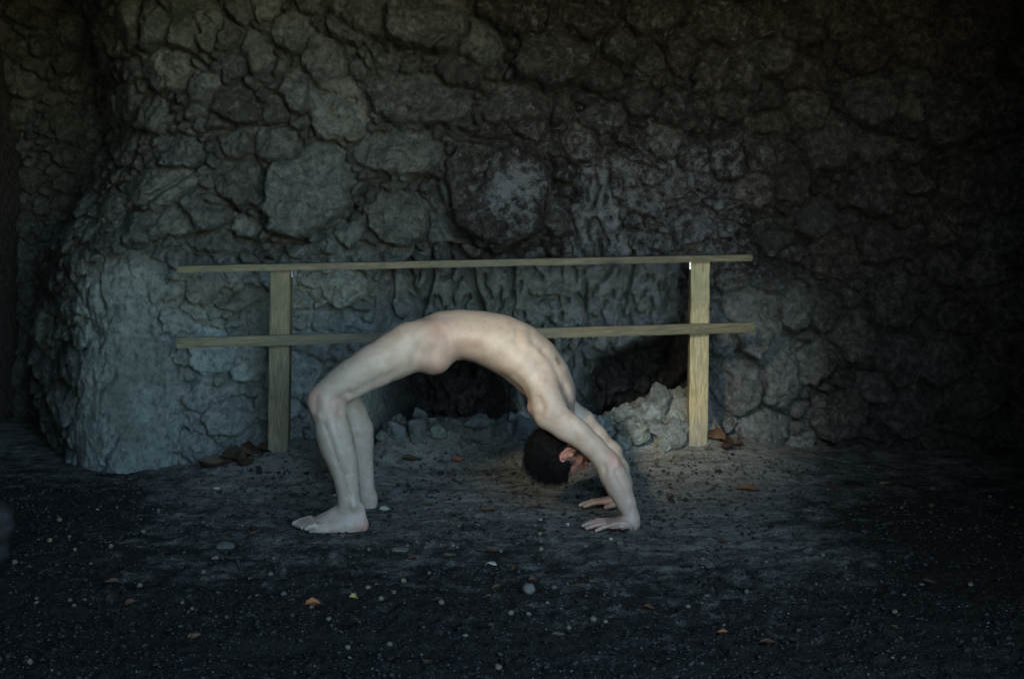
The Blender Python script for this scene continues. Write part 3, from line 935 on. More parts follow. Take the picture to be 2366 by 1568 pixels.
# far leg
chain([(870, 280, 5.34, 135, 1.0), (700, 350, 5.37, 124, 1.0), (520, 440, 5.40, 104, 1.0), (360, 580, 5.42, 88, 1.0)], k=0.03)
chain([(365, 590, 5.42, 86, 0.95), (420, 720, 5.42, 90, 0.95), (460, 830, 5.42, 94, 0.95), (474, 930, 5.42, 80, 0.95),
       (488, 1020, 5.42, 63, 0.95), (505, 1090, 5.42, 48, 0.95), (515, 1160, 5.42, 43, 0.95), (522, 1225, 5.42, 46, 0.95)], k=0.03)
# near foot
chain([(412, 1265, 5.055, 60, 0.85), (425, 1340, 5.055, 62, 0.7), (462, 1412, 5.05, 54, 0.65)], k=0.02)
chain([(475, 1415, 5.05, 46, 0.68), (400, 1420, 5.035, 46, 0.7), (330, 1428, 5.032, 40, 0.8), (250, 1440, 5.03, 30, 1.0), (190, 1448, 5.03, 22, 1.1)], k=0.025)
chain([(410, 1330, 5.06, 62, 0.8), (335, 1368, 5.07, 58, 0.75), (260, 1395, 5.082, 46, 0.8), (195, 1416, 5.09, 31, 0.9), (165, 1424, 5.092, 26, 0.9)], k=0.03)
chain([(300, 1405, 5.055, 44, 0.9), (195, 1432, 5.06, 26, 1.5)], k=0.025)
chain([(490, 1300, 5.055, 17, 1.0), (492, 1400, 5.052, 30, 0.9)], k=0.02)
# far foot, turned out and hidden behind the near ankle
ff = [CP(520, 1225, 5.42), CP(535, 1285, 5.43)]
S5 = 0.37723 / F * 5.42
cone(SD, ff[0], ff[1], 46 * S5, 50 * S5, 0.9, 0.8, 0.02)
hb = ff[1]
tdir = np.array((-0.62, 0.78, 0.0)); tw = np.array((0.78, 0.62, 0.0))
cone(SD, (hb[0], hb[1], 0.034), hb + np.array((-0.05, 0.06, 0.0)), 0.031, 0.040, 0.8, 0.8, 0.02)
cone(SD, hb + np.array((-0.05, 0.06, 0.0)), (hb[0] + tdir[0] * 0.15, hb[1] + tdir[1] * 0.15, 0.026), 0.038, 0.018, 1.0, 2.2, 0.02, wide=tw)
fz = 0.0
for i in range(5):
    o_ = (i - 2) * 0.017
    base = np.array((hb[0] + tdir[0] * 0.155 + tw[0] * o_, hb[1] + tdir[1] * 0.155 + tw[1] * o_, 0.016))
    ln = (0.040, 0.044, 0.042, 0.038, 0.032)[i]
    cone(SD, base, base + tdir * ln + np.array((0, 0, -0.004)), 0.0095, 0.0085 if i else 0.011, 1, 1, 0.006)
# near foot toes: big toe farther from the camera
for i in range(5):
    kx = (200, 190, 182, 176, 172)[i]
    tx_ = (142, 116, 98, 84, 72)[i]
    dep = 5.020 + i * 0.0175
    rr = 0.0080 if i < 4 else 0.0110
    a_ = CP(kx, 1440, dep); a_[2] = 0.020 + 0.002 * i
    b_ = CP((kx + tx_) / 2, 1440, dep); b_[2] = 0.017 + 0.001 * i
    c_ = CP(tx_ + 8, 1440, dep); c_[2] = 0.0095 + (0.002 if i == 4 else 0)
    cone(SD, a_, b_, rr + 0.003, rr + 0.0005, 1, 1, 0.010)
    cone(SD, b_, c_, rr + 0.0005, rr, 1, 1, 0.004)
ball(440, 1290, 5.030, 24, 1.0, 0.03)
# near arm
chain([(1640, 742, 5.095, 92, 0.95), (1755, 812, 5.085, 82, 0.95), (1830, 862, 5.08, 72, 0.95), (1905, 930, 5.075, 66, 0.95),
       (1982, 1012, 5.07, 66, 0.92), (2028, 1098, 5.065, 76, 0.85), (2068, 1180, 5.06, 71, 0.85), (2110, 1275, 5.055, 53, 0.85),
       (2145, 1362, 5.052, 40, 0.95), (2156, 1412, 5.05, 37, 1.05)], k=0.025)
ball(2038, 1018, 5.06, 26, 1.0, 0.025)
# far arm
chain([(1745, 705, 5.385, 80, 1.0), (1845, 775, 5.39, 66, 1.0), (1925, 865, 5.40, 60, 1.0), (2020, 965, 5.41, 58, 1.0),
       (2062, 1070, 5.42, 62, 0.9), (2092, 1160, 5.425, 50, 0.9), (2108, 1235, 5.43, 36, 1.0), (2112, 1270, 5.43, 33, 1.05)], k=0.025)

def hand(wrist, thumb, spread):
    """palm flat on the ground, fingers towards -x; thumb = +1 lies on the far side"""
    wx_, wy_ = wrist[0], wrist[1]
    gz0 = 0.0
    cone(SD, (wx_ - 0.004, wy_, 0.026), (wx_ - 0.045, wy_ - 0.004 * thumb, 0.024), 0.022, 0.018, 1.35, 2.0, 0.018)
    cone(SD, (wx_ - 0.045, wy_ - 0.004 * thumb, 0.024), (wx_ - 0.086, wy_, 0.022), 0.018, 0.013, 2.0, 2.9, 0.015)
    # fingers: index, middle, ring, little (from the thumb side)
    for j, (off, kx, ln, r) in enumerate(((0.030, -0.088, 0.078, 0.0085), (0.010, -0.094, 0.087, 0.0088), (-0.010, -0.090, 0.080, 0.0083), (-0.029, -0.078, 0.060, 0.0073))):
        y0 = wy_ + off * thumb
        dy = (off * 0.9 + 0.002) * thumb * spread
        k0 = np.array((wx_ + kx, y0, 0.026 - 0.002 * j))
        wr = np.array((wx_ - 0.02, wy_ + off * 0.5 * thumb, 0.040))
        p1 = k0 + np.array((-ln * 0.50, dy * 0.5, -0.002))
        p2 = k0 + np.array((-ln * 0.78, dy * 0.8, -0.009))
        p3 = k0 + np.array((-ln, dy, -0.0145))
        cone(SD, wr, k0, 0.004, 0.0070, 1, 1, 0.012)                # tendon and knuckle
        cone(SD, k0, p1, r + 0.0015, r + 0.0006, 1, 1, 0.005)
        cone(SD, p1, p2, r + 0.0008, r, 1, 1, 0.004)
        cone(SD, p2, p3, r, r - 0.0010, 1, 1, 0.004)
    t0 = np.array((wx_ - 0.028, wy_ + 0.026 * thumb, 0.022))
    t1 = np.array((wx_ - 0.060, wy_ + 0.056 * thumb, 0.018))
    t2 = np.array((wx_ - 0.085, wy_ + 0.068 * thumb, 0.012))
    cone(SD, t0, t1, 0.016, 0.011, 1, 1, 0.012)
    cone(SD, t1, t2, 0.0105, 0.0095, 1, 1, 0.005)

wn = CP(2154, 1430, 5.05)
hand(wn, 1.0, 0.6)
wf = CP(2114, 1280, 5.43)
hand(wf, -1.0, 0.6)

# neck and head (hanging, crown down, face turned to the hands and away)
chain([(1685, 715, MD, 78, 1.0), (1712, 820, MD, 74, 1.0), (1722, 890, MD, 82, 1.0)], k=0.03)
HC = CP(1692, 968, MD)
yaw = math.radians(6)
hf = np.array((0.72 * math.cos(yaw), 0.72 * math.sin(yaw), -0.69)); hf /= np.linalg.norm(hf)     # face direction
hu = np.array((-0.69, 0.0, -0.72)); hu = hu - hf * (hu @ hf); hu /= np.linalg.norm(hu)             # towards the crown
hs_ = np.cross(hf, hu)                                                                             # towards one ear
if hs_[1] > 0: hs_ = -hs_                                                                          # near ear
def HP(f_, u_, s_): return HC + hf * f_ + hu * u_ + hs_ * s_
def hcone(a, b, ra, rb, k=0.01, carve=False, q=1.0, wide=None):
    cone(SD, HP(*a), HP(*b), ra, rb, q, q, k, carve, hs_ if wide is None else wide)
hcone((-0.025, 0.010, 0), (0.012, 0.010, 0), 0.083, 0.080, 0.02, q=0.90)
hcone((0.02, -0.03, 0), (0.05, -0.075, 0), 0.062, 0.050, 0.03, q=0.95)       # cheeks
hcone((0.045, -0.09, 0), (0.068, -0.105, 0), 0.036, 0.022, 0.03, q=1.2)      # jaw, chin
for s in (1, -1):
    hcone((0.082, 0.012, 0.012 * s), (0.066, 0.014, 0.045 * s), 0.013, 0.011, 0.015)  # brow
    hcone((0.088, -0.008, 0.031 * s), (0.086, -0.008, 0.033 * s), 0.012, 0.012, 0.012, True)  # eye socket
    hcone((0.073, -0.008, 0.031 * s), (0.073, -0.008, 0.032 * s), 0.0125, 0.0125, 0.004)  # eyelid
    hcone((0.068, -0.035, 0.044 * s), (0.045, -0.03, 0.060 * s), 0.014, 0.010, 0.02)  # cheekbone
hcone((0.088, 0.000, 0), (0.110, -0.038, 0), 0.009, 0.012, 0.012)            # nose
for s in (1, -1):
    hcone((0.100, -0.042, 0.011 * s), (0.098, -0.042, 0.012 * s), 0.009, 0.008, 0.008)
hcone((0.090, -0.062, -0.018), (0.090, -0.062, 0.018), 0.008, 0.008, 0.008)  # lips
hcone((0.086, -0.076, -0.015), (0.086, -0.076, 0.015), 0.009, 0.009, 0.008)
hcone((0.100, -0.069, -0.02), (0.100, -0.069, 0.02), 0.002, 0.002, 0.004, True)
# ears
for s in (1, -1):
    er = []
    for j in range(13):
        an = math.radians(-60 + j * 24)
        er.append((-0.018 - 0.020 * math.cos(an - 1.45) * 1.0 + 0.004, -0.002 + 0.031 * math.sin(an - 1.45 + math.pi), 0))
    EF, EU = 0.014, -0.030
    def E(f_, u_, o_): return HP(EF + f_, EU + u_, o_ * s)
    cone(SD, E(0.006, -0.020, 0.070), E(-0.004, 0.012, 0.074), 0.010, 0.015, 1, 1, 0.006)
    for j in range(13):
        an0, an1 = math.radians(-30 + j * 21), math.radians(-30 + (j + 1) * 21)
        def hx(an):
            return E(-0.002 - 0.0185 * math.sin(an), 0.002 + 0.031 * math.cos(an), 0.083 + 0.007 * math.sin(an))
        cone(SD, hx(an0), hx(an1), 0.0044, 0.0044, 1, 1, 0.003)
    for j in range(6):
        an0, an1 = math.radians(20 + j * 24), math.radians(20 + (j + 1) * 24)
        def ah(an):
            return E(0.000 - 0.010 * math.sin(an), 0.000 + 0.018 * math.cos(an), 0.085 + 0.003 * math.sin(an))
        cone(SD, ah(an0), ah(an1), 0.0030, 0.0030, 1, 1, 0.003)
    cone(SD, E(0.004, -0.030, 0.078), E(0.002, -0.025, 0.080), 0.0085, 0.0080, 1, 1, 0.006)     # lobe
    cone(SD, E(0.004, -0.006, 0.095), E(0.001, 0.002, 0.096), 0.0085, 0.0080, 1, 1, 0.004, True)  # hollow of the ear
    cone(SD, E(0.012, -0.008, 0.081), E(0.013, -0.002, 0.081), 0.0052, 0.0048, 1, 1, 0.004)      # tragus

def surface_net(D):
    nx_, ny_, nz_ = D.shape
    ins = D < 0
    c = np.zeros((nx_ - 1, ny_ - 1, nz_ - 1), dtype=np.uint8)
    for dx in (0, 1):
        for dy in (0, 1):
            for dz in (0, 1):
                c += ins[dx:nx_ - 1 + dx, dy:ny_ - 1 + dy, dz:nz_ - 1 + dz]
    ci, cj, ck = np.nonzero((c > 0) & (c < 8))
    vid = np.full(c.shape, -1, dtype=np.int32)
    vid[ci, cj, ck] = np.arange(len(ci))
    acc = np.zeros((len(ci), 3)); cn = np.zeros(len(ci))
    corners = [(dx, dy, dz) for dx in (0, 1) for dy in (0, 1) for dz in (0, 1)]
    vals = {cc: D[ci + cc[0], cj + cc[1], ck + cc[2]].astype(np.float64) for cc in corners}
    for a in corners:
        for ax in range(3):
            if a[ax] == 0:
                b = list(a); b[ax] = 1; b = tuple(b)
                va, vb = vals[a], vals[b]
                cr = (va < 0) != (vb < 0)
                t = np.where(cr, va / np.where(cr, va - vb, 1), 0)
                p = np.array(a, float)[None, :].repeat(len(ci), 0)
                p[:, ax] += t
                acc[cr] += p[cr]; cn[cr] += 1
    v = acc / cn[:, None] + np.stack([ci, cj, ck], 1)
    quads = []
    for ax in range(3):
        s0 = [slice(1, -1)] * 3; s0[ax] = slice(0, -1)
        s1 = list(s0); s1[ax] = slice(1, None)
        A, B = ins[tuple(s0)], ins[tuple(s1)]
        e = np.stack(np.nonzero(A != B), 1)
        flip = A[tuple(e.T)]
        o = np.array([1, 1, 1]); o[ax] = 0
        e = e + o
        u_, w_ = [(1, 2), (2, 0), (0, 1)][ax]
        def at(du, dw):
            q = e.copy(); q[:, u_] -= du; q[:, w_] -= dw
            return vid[q[:, 0], q[:, 1], q[:, 2]]
        qd = np.stack([at(1, 1), at(0, 1), at(0, 0), at(1, 0)], 1)
        qd[~flip] = qd[~flip][:, ::-1]
        quads.append(qd)
    return v, np.concatenate(quads)

def relax(v, f, it=3, lam=0.5):
    e = np.concatenate([f[:, [0, 1]], f[:, [1, 2]], f[:, [2, 3]], f[:, [3, 0]]])
    deg = np.bincount(e.ravel(), minlength=len(v)).astype(float)
    for _ in range(it):
        s = np.zeros_like(v)
        for c_ in range(3):
            s[:, c_] = np.bincount(e[:, 0], v[e[:, 1], c_], len(v)) + np.bincount(e[:, 1], v[e[:, 0], c_], len(v))
        v = v + lam * (s / deg[:, None] - v)
    return v

bv, bf = surface_net(SD)
bv = relax(bv, bf, 3, 0.45)
bv = lo + bv * GS
bv[:, 2] = np.maximum(bv[:, 2], -0.004)

# muscles, bones and creases: the skin is raised or lowered along strokes drawn over the near side
def vnormals(v, f):
    n = np.cross(v[f[:, 2]] - v[f[:, 0]], v[f[:, 3]] - v[f[:, 1]])
    out = np.zeros_like(v)
    for c_ in range(3):
        for k_ in range(4):
            out[:, c_] += np.bincount(f[:, k_], n[:, c_], len(v))
    return out / (np.linalg.norm(out, axis=1)[:, None] + 1e-12)
bn_ = vnormals(bv, bf)
def to_crop(v):
    r = v - np.array((0, 0, CAM_H))
    dz_ = r[:, 1] * cp - r[:, 2] * sp
    px = CX + F * r[:, 0] / dz_
    py = CY - F * (r[:, 1] * sp + r[:, 2] * cp) / dz_
    return (px - 650.65) / 0.37723, (py - 680.2) / 0.37723
bcx, bcy = to_crop(bv)
disp = np.zeros(len(bv))
facing = smooth(-0.05, 0.35, -bn_[:, 1])
def stroke_w(pts, width, ymin=0.0, ymax=5.235):
    d2 = np.full(len(bv), 1e9)
    pts = np.array(pts, float)
    n_ = len(pts) - 1
    for i_ in range(n_):
        a_, b_ = pts[i_], pts[i_ + 1]
        ab = b_ - a_
        t_ = np.clip(((bcx - a_[0]) * ab[0] + (bcy - a_[1]) * ab[1]) / (ab @ ab + 1e-9), 0, 1)
        # fade towards the two ends of the stroke
        s_ = (i_ + t_) / n_
        d2 = np.minimum(d2, (bcx - a_[0] - t_ * ab[0]) ** 2 + (bcy - a_[1] - t_ * ab[1]) ** 2)
    return np.exp(-d2 / (width * width)) * facing * (bv[:, 1] > ymin) * (bv[:, 1] < ymax)
def stroke(pts, width, amount, ymin=0.0, ymax=5.235):
    global disp
    disp = disp + amount * stroke_w(pts, width, ymin, ymax)
stroke([(890, 195), (960, 178), (1010, 190)], 32, 0.006)                # front of the hip bone
stroke([(840, 230), (1000, 262)], 30, 0.002)
stroke([(860, 318), (915, 345)], 46, -0.010)                # hollow of the hip
stroke([(820, 380), (800, 440)], 34, -0.006)
stroke([(905, 420), (980, 430)], 50, 0.006)
stroke([(690, 480), (600, 520), (500, 570), (440, 612)], 28, -0.0050)   # between the thigh muscles
stroke([(650, 545), (520, 600), (420, 640)], 20, 0.004)
stroke([(760, 260), (600, 350), (450, 450)], 60, 0.004)
stroke([(345, 640), (400, 610)], 26, -0.007)                            # back of the knee
stroke([(372, 660), (360, 730)], 24, -0.006)
stroke([(212, 630), (205, 680), (212, 720)], 16, -0.0025)                # side of the kneecap
stroke([(190, 640)], 20, 0.004) if False else None
stroke([(255, 640), (262, 700)], 30, 0.005)
stroke([(222, 728), (240, 760)], 18, 0.004)
stroke([(300, 780), (360, 940), (400, 1060)], 26, 0.0035)                # outer calf edge
stroke([(345, 790), (395, 930), (420, 1040)], 20, -0.0022)
stroke([(265, 800), (320, 960), (370, 1110)], 16, -0.003)
stroke([(395, 1120), (420, 1190), (440, 1240)], 12, 0.003)
stroke([(382, 1180), (400, 1250), (418, 1320)], 13, -0.0015)             # round the ankle bone
stroke([(418, 1325), (445, 1345), (462, 1320)], 12, -0.0012)
stroke([(472, 1230), (466, 1300)], 12, -0.0022)
stroke([(441, 1285), (443, 1300)], 20, 0.002)
for i in range(4):
    stroke([(290, 1350 + i * 16), (200, 1392 + i * 13), (120, 1425 + i * 8)], 6, 0.0028)
    stroke([(280, 1358 + i * 16), (195, 1399 + i * 13), (115, 1430 + i * 8)], 5, -0.0025)
stroke([(1490, 195), (1478, 240), (1495, 300)], 30, 0.0035)              # rib margin
stroke([(1495, 300), (1560, 340), (1620, 420), (1665, 500)], 28, 0.004)
stroke([(1530, 235), (1545, 300), (1600, 345)], 26, -0.0035)
stroke([(1600, 345), (1670, 430), (1705, 520)], 26, -0.0030)
stroke([(1445, 215), (1440, 280)], 18, -0.004)
for j in range(5):
    c0, c1 = 1330 + j * 66, 300 + j * 48
    stroke([(c0 + 40, c1 - 50), (c0, c1 + 10), (c0 - 45, c1 + 60)], 20, 0.0006)
    stroke([(c0 + 74, c1 - 26), (c0 + 33, c1 + 34), (c0 - 12, c1 + 84)], 18, -0.0006)
stroke([(1420, 500), (1480, 560), (1500, 640)], 30, -0.006)             # under the shoulder blade
stroke([(1580, 640), (1600, 700), (1580, 735)], 22, -0.006)
stroke([(1535, 660), (1550, 710)], 28, 0.004)
stroke([(1600, 560), (1690, 690)], 50, 0.004)
stroke([(1725, 560), (1745, 630), (1790, 705)], 20, -0.005)             # armpit
stroke([(1760, 560), (1790, 640)], 18, 0.003)
stroke([(1800, 770), (1880, 860)], 40, 0.004)
stroke([(1780, 800), (1800, 890)], 22, -0.004)
stroke([(1975, 1050), (1985, 1085)], 14, -0.004)
stroke([(2050, 1010), (2060, 1050)], 18, 0.005)
stroke([(2045, 1080), (2085, 1170), (2120, 1260)], 14, -0.0035)
stroke([(2010, 1090), (2040, 1180)], 26, 0.003)
for (x0, y0, x1, y1) in ((2125, 1392, 2030, 1398), (2120, 1402, 2000, 1420), (2120, 1414, 2018, 1440), (2120, 1426, 2042, 1458)):
    stroke([(x0, y0), (x1, y1)], 5.5, 0.0030, 0, 5.2)
    stroke([(x0 - 8, y0 + 9), (x1 - 4, y1 + 10)], 5, -0.0030, 0, 5.2)
stroke([(2128, 1392), (2150, 1440)], 8, -0.004, 0, 5.2)
stroke([(1440, 300), (1380, 420)], 60, -0.002)
stroke([(1090, 330), (1180, 330)], 40, -0.003)
bv = bv + bn_ * disp[:, None]

def spot(cx, cy, dep, rad):
    c = CP(cx, cy, dep)
    return np.exp(-(((bv - c) / rad) ** 2).sum(1))
earc = HP(0.012, -0.030, 0.080)
red = 0.28 * spot(960, 205, 5.08, 0.06) + 0.30 * spot(940, 450, 5.1, 0.07) + 0.5 * spot(190, 650, 5.05, 0.05) + 0.5 * spot(2050, 1010, 5.05, 0.04)
red += 0.55 * spot(505, 1420, 5.05, 0.04) + 0.45 * spot(1950, 1450, 5.05, 0.06) + 0.6 * spot(1960, 1290, 5.43, 0.07) + 0.25 * spot(1530, 690, 5.1, 0.05)
red += 0.95 * np.exp(-(((bv - earc) / 0.042) ** 2).sum(1))
red += 0.95 * np.exp(-(((bv - HP(0.09, -0.02, 0.02)) / 0.08) ** 2).sum(1)) + 0.3 * spot(340, 690, 5.0, 0.05) + 0.2 * spot(1120, 350, 5.1, 0.06)
red += 0.15 * spot(2080, 1300, 5.05, 0.15)
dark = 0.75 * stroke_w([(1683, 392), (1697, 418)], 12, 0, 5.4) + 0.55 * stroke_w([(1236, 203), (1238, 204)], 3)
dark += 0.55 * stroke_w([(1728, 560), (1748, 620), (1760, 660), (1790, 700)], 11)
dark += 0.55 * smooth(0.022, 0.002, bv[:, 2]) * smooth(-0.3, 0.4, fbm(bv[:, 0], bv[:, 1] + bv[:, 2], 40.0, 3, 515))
hd = bv - HC
fu, ff_, fs_ = hd @ hu, hd @ hf, hd @ hs_
dark += 0.8 * smooth(0.15, 0.03, np.linalg.norm(hd, axis=1)) * smooth(-0.045, -0.07, fu + 0.35 * (ff_ - 0.05)) * smooth(-0.15, -0.11, fu) * (ff_ > 0.0)
dark += 1.1 * np.exp(-((ff_ - 0.042) / 0.014) ** 2 - ((fu + 0.02) / 0.055) ** 2) * (fs_ > 0.03)
person = empty("person", (0, 5.2, 0))
tag(person, "naked person arched backwards in a bridge pose on hands and feet on the sand", "person")
body = mesh_obj("body", bv, bf, M_SKIN, person, (0, 5.2, 0), attrs={"red": np.clip(red, 0, 0.85), "dark": np.clip(dark, 0, 0.85)})
body.location = (0, 0, 0)

# hair: a cap grown over the skull plus loose strands
SD_BODY = SD
SD = np.full(dims, 0.06, dtype=np.float32)
hcone((-0.026, 0.014, 0), (0.006, 0.022, 0), 0.090, 0.084, 0.02, q=0.97)
hcone((-0.052, -0.035, 0), (-0.055, -0.085, 0), 0.048, 0.040, 0.03, q=1.1)
hcone((0.012, 0.048, 0), (0.052, 0.052, 0), 0.060, 0.036, 0.02, q=1.0)
hcone((-0.03, 0.07, 0), (0.01, 0.078, 0), 0.05, 0.04, 0.03, q=1.0)
# keep clear of the face and the ears
hcone((0.105, -0.02, 0), (0.115, -0.10, 0), 0.062, 0.062, 0.008, True, q=1.6)
for s in (1, -1):
    hcone((0.018, -0.060, 0.092 * s), (0.008, -0.018, 0.098 * s), 0.028, 0.032, 0.006, True)
hv, hfc = surface_net(SD)
hv = relax(hv, hfc, 2)
hv = lo + hv * GS
dirn = hv - HC
nn = fbm(np.arctan2(dirn @ hs_, dirn @ hf) * 3.0, dirn @ hu * 6, 5.0, 3, 501)
hv = hv + dirn / np.linalg.norm(dirn, axis=1)[:, None] * (nn * 0.010 + 0.007 * fbm(dirn[:, 0] * 30, dirn[:, 1] * 30 + dirn[:, 2] * 18, 1.0, 2, 505))[:, None]
hair = mesh_obj("hair", hv, hfc, M_HAIR, person, (0, 5.2, 0)); hair.location = (0, 0, 0)

def strands(name, roots, dirs, lens, wid_, mat, grav=0.0, segs=3, jit=0.25, parent=person):
    V, Fc = [], []
    for r0, d0, l0 in zip(roots, dirs, lens):
        p_ = np.array(r0, float); d_ = np.array(d0, float) + rng.normal(0, jit, 3)
        d_ /= np.linalg.norm(d_) + 1e-9
        side = np.cross(d_, rng.normal(0, 1, 3)); side /= np.linalg.norm(side) + 1e-9
        st = len(V)
        for k_ in range(segs + 1):
            w_ = wid_ * (1 - 0.85 * k_ / segs)
            V.append(p_ - side * w_); V.append(p_ + side * w_)
            p_ = p_ + d_ * (l0 / segs)
            d_ = d_ + np.array((0, 0, -grav)) + rng.normal(0, 0.08, 3); d_ /= np.linalg.norm(d_)
        for k_ in range(segs):
            i0 = st + 2 * k_
            Fc.append((i0, i0 + 1, i0 + 3, i0 + 2))
    o = mesh_obj(name, np.array(V), np.array(Fc), mat, parent, (0, 5.2, 0))
    o.location = (0, 0, 0)
    return o
sel = rng.choice(len(hv), 4200)
dd = hv[sel] - HC; dd /= np.linalg.norm(dd, axis=1)[:, None]
dd = dd * 0.5 + np.array((0.0, 0, -0.6)) + hf * -0.25
strands("loose_hair", hv[sel], dd, rng.uniform(0.008, 0.030, len(sel)), 0.0006, M_HAIR, 0.25, 4)
low = np.nonzero((hv - HC) @ hu > 0.03)[0]
sel = rng.choice(low, 1500)
strands("hanging_hair", hv[sel], np.tile(np.array((0.05, 0, -1.0)), (len(sel), 1)) + (hv[sel] - HC) * 3, rng.uniform(0.012, 0.042, len(sel)), 0.0007, M_HAIR, 0.2, 4, 0.2)
# beard along the jaw, armpit hair: rooted on the skin itself
def on_skin(c, rad, n):
    d = np.linalg.norm(bv - c, axis=1)
    cand = np.nonzero(d < rad)[0]
    return bv[rng.choice(cand, n)] if len(cand) else np.zeros((0, 3))
rt = np.concatenate([on_skin(HP(0.044, -0.015, 0.062), 0.018, 420), on_skin(HP(0.030, -0.055, 0.058), 0.028, 200), on_skin(HP(0.07, -0.10, 0), 0.04, 200)])
strands("beard", rt, hu * -0.8 + hs_ * 0.3 + hf * 0.2 + np.zeros((len(rt), 3)), rng.uniform(0.003, 0.007, len(rt)), 0.0003, M_HAIR, 0.0, 2, 0.15)
pa, pb = CP(1730, 562, 5.085), CP(1785, 700, 5.085)
dpa = (pb - pa) / np.linalg.norm(pb - pa)
ra = np.concatenate([on_skin(CP(1732 + 46 * t_, 565 + 120 * t_, 5.085), 0.011 if t_ < 0.7 else 0.016, 50) for t_ in np.linspace(0, 1, 8)])
strands("armpit_hair", ra, np.tile(dpa * 0.9 + np.array((0.05, -0.18, -0.1)), (len(ra), 1)), rng.uniform(0.010, 0.024, len(ra)), 0.0005, M_HAIR, 0.05, 3, 0.14)

st = uv_blob("ear_stud", HP(0.014 - 0.014, -0.030 + 0.020, 0.094), 0.0022, M_STEEL, person)

# ---------------------------------------------------------------- things lying on the floor
def ground_at(px, py):
    """the spot of the floor seen at a point of the photograph"""
    y = 4.5
    for _ in range(60):
        p_ = P(px, py, y)
        z_ = float(floor_z(p_[0], p_[1]))
        y += (p_[2] - z_) * 3.0 if abs(p_[2] - z_) < 0.3 else math.copysign(0.3, p_[2] - z_)
        y = min(max(y, 3.0), 6.6)
    y = min(y, 6.09 + 0.12 * P(px, py, y)[0])
    p_ = P(px, py, y)
    return np.array((p_[0], y, float(floor_z(p_[0], y))))

def leaf_mesh(name, mat, seed, ln=1.0, wd=0.45, curl=0.25, lobes=0.0):
    r_ = random.Random(seed)
    nu, nv = 10, 6
    V, Fc = [], []
    tw_ = r_.uniform(-0.5, 0.5)
    for i in range(nu + 1):
        u = i / nu
        w_ = wd * 0.5 * (math.sin(math.pi * u ** 0.8) ** 0.75) * (1 + lobes * math.sin(u * 17)) + 0.012
        for j in range(nv + 1):
            q_ = j / nv * 2 - 1
            z_ = 0.05 + curl * (q_ * q_) * w_ * 1.4 + curl * 0.6 * (u - 0.5) ** 2 + 0.05 * math.sin(u * 9 + q_ * 3 + seed) * curl + tw_ * (u - 0.5) * q_ * w_ - 0.03 * (abs(q_) < 0.2)
            V.append(((u - 0.5) * ln, q_ * w_ + 0.05 * math.sin(u * 4 + seed), z_ * ln))
    for i in range(nu):
        for j in range(nv):
            a_ = i * (nv + 1) + j
            Fc.append((a_, a_ + nv + 1, a_ + nv + 2, a_ + 1))
    st_ = len(V)                                           # stalk
    for i in range(4):
        u = -0.5 - 0.09 * i
        for dx, dz in ((-0.01, 0), (0.01, 0), (0, 0.016)):
            V.append((u * ln, dx * ln + 0.02 * i * i * 0.3 + 0.05 * math.sin(seed), (0.05 + curl * 0.15 + dz) * ln))
    for i in range(3):
        for k_ in range(3):
            a_ = st_ + i * 3 + k_; b_ = st_ + i * 3 + (k_ + 1) % 3
            Fc.append((a_, a_ + 3, b_ + 3, b_))
    me = bpy.data.meshes.new(name); me.from_pydata(V, [], Fc)
    me.polygons.foreach_set("use_smooth", np.ones(len(me.polygons), dtype=bool))
    me.materials.append(mat)
    return me

def put(name, me, loc, size, rz=0.0, tilt=(0, 0), sink=0.3, label=None, cat=None, group=None, scale=(1, 1, 1)):
    o = bpy.data.objects.new(name, me)
    COL.objects.link(o)
    o.location = (float(loc[0]), float(loc[1]), float(loc[2]) + size * scale[2] * (1 - sink) * 0.6)
    o.rotation_euler = (tilt[0], tilt[1], rz)
    o.scale = (size * scale[0], size * scale[1], size * scale[2])
    return tag(o, label, cat, group)

def at_px(px, py, wpx):
    g_ = ground_at(px, py)
    return g_, wpx * g_[1] / F

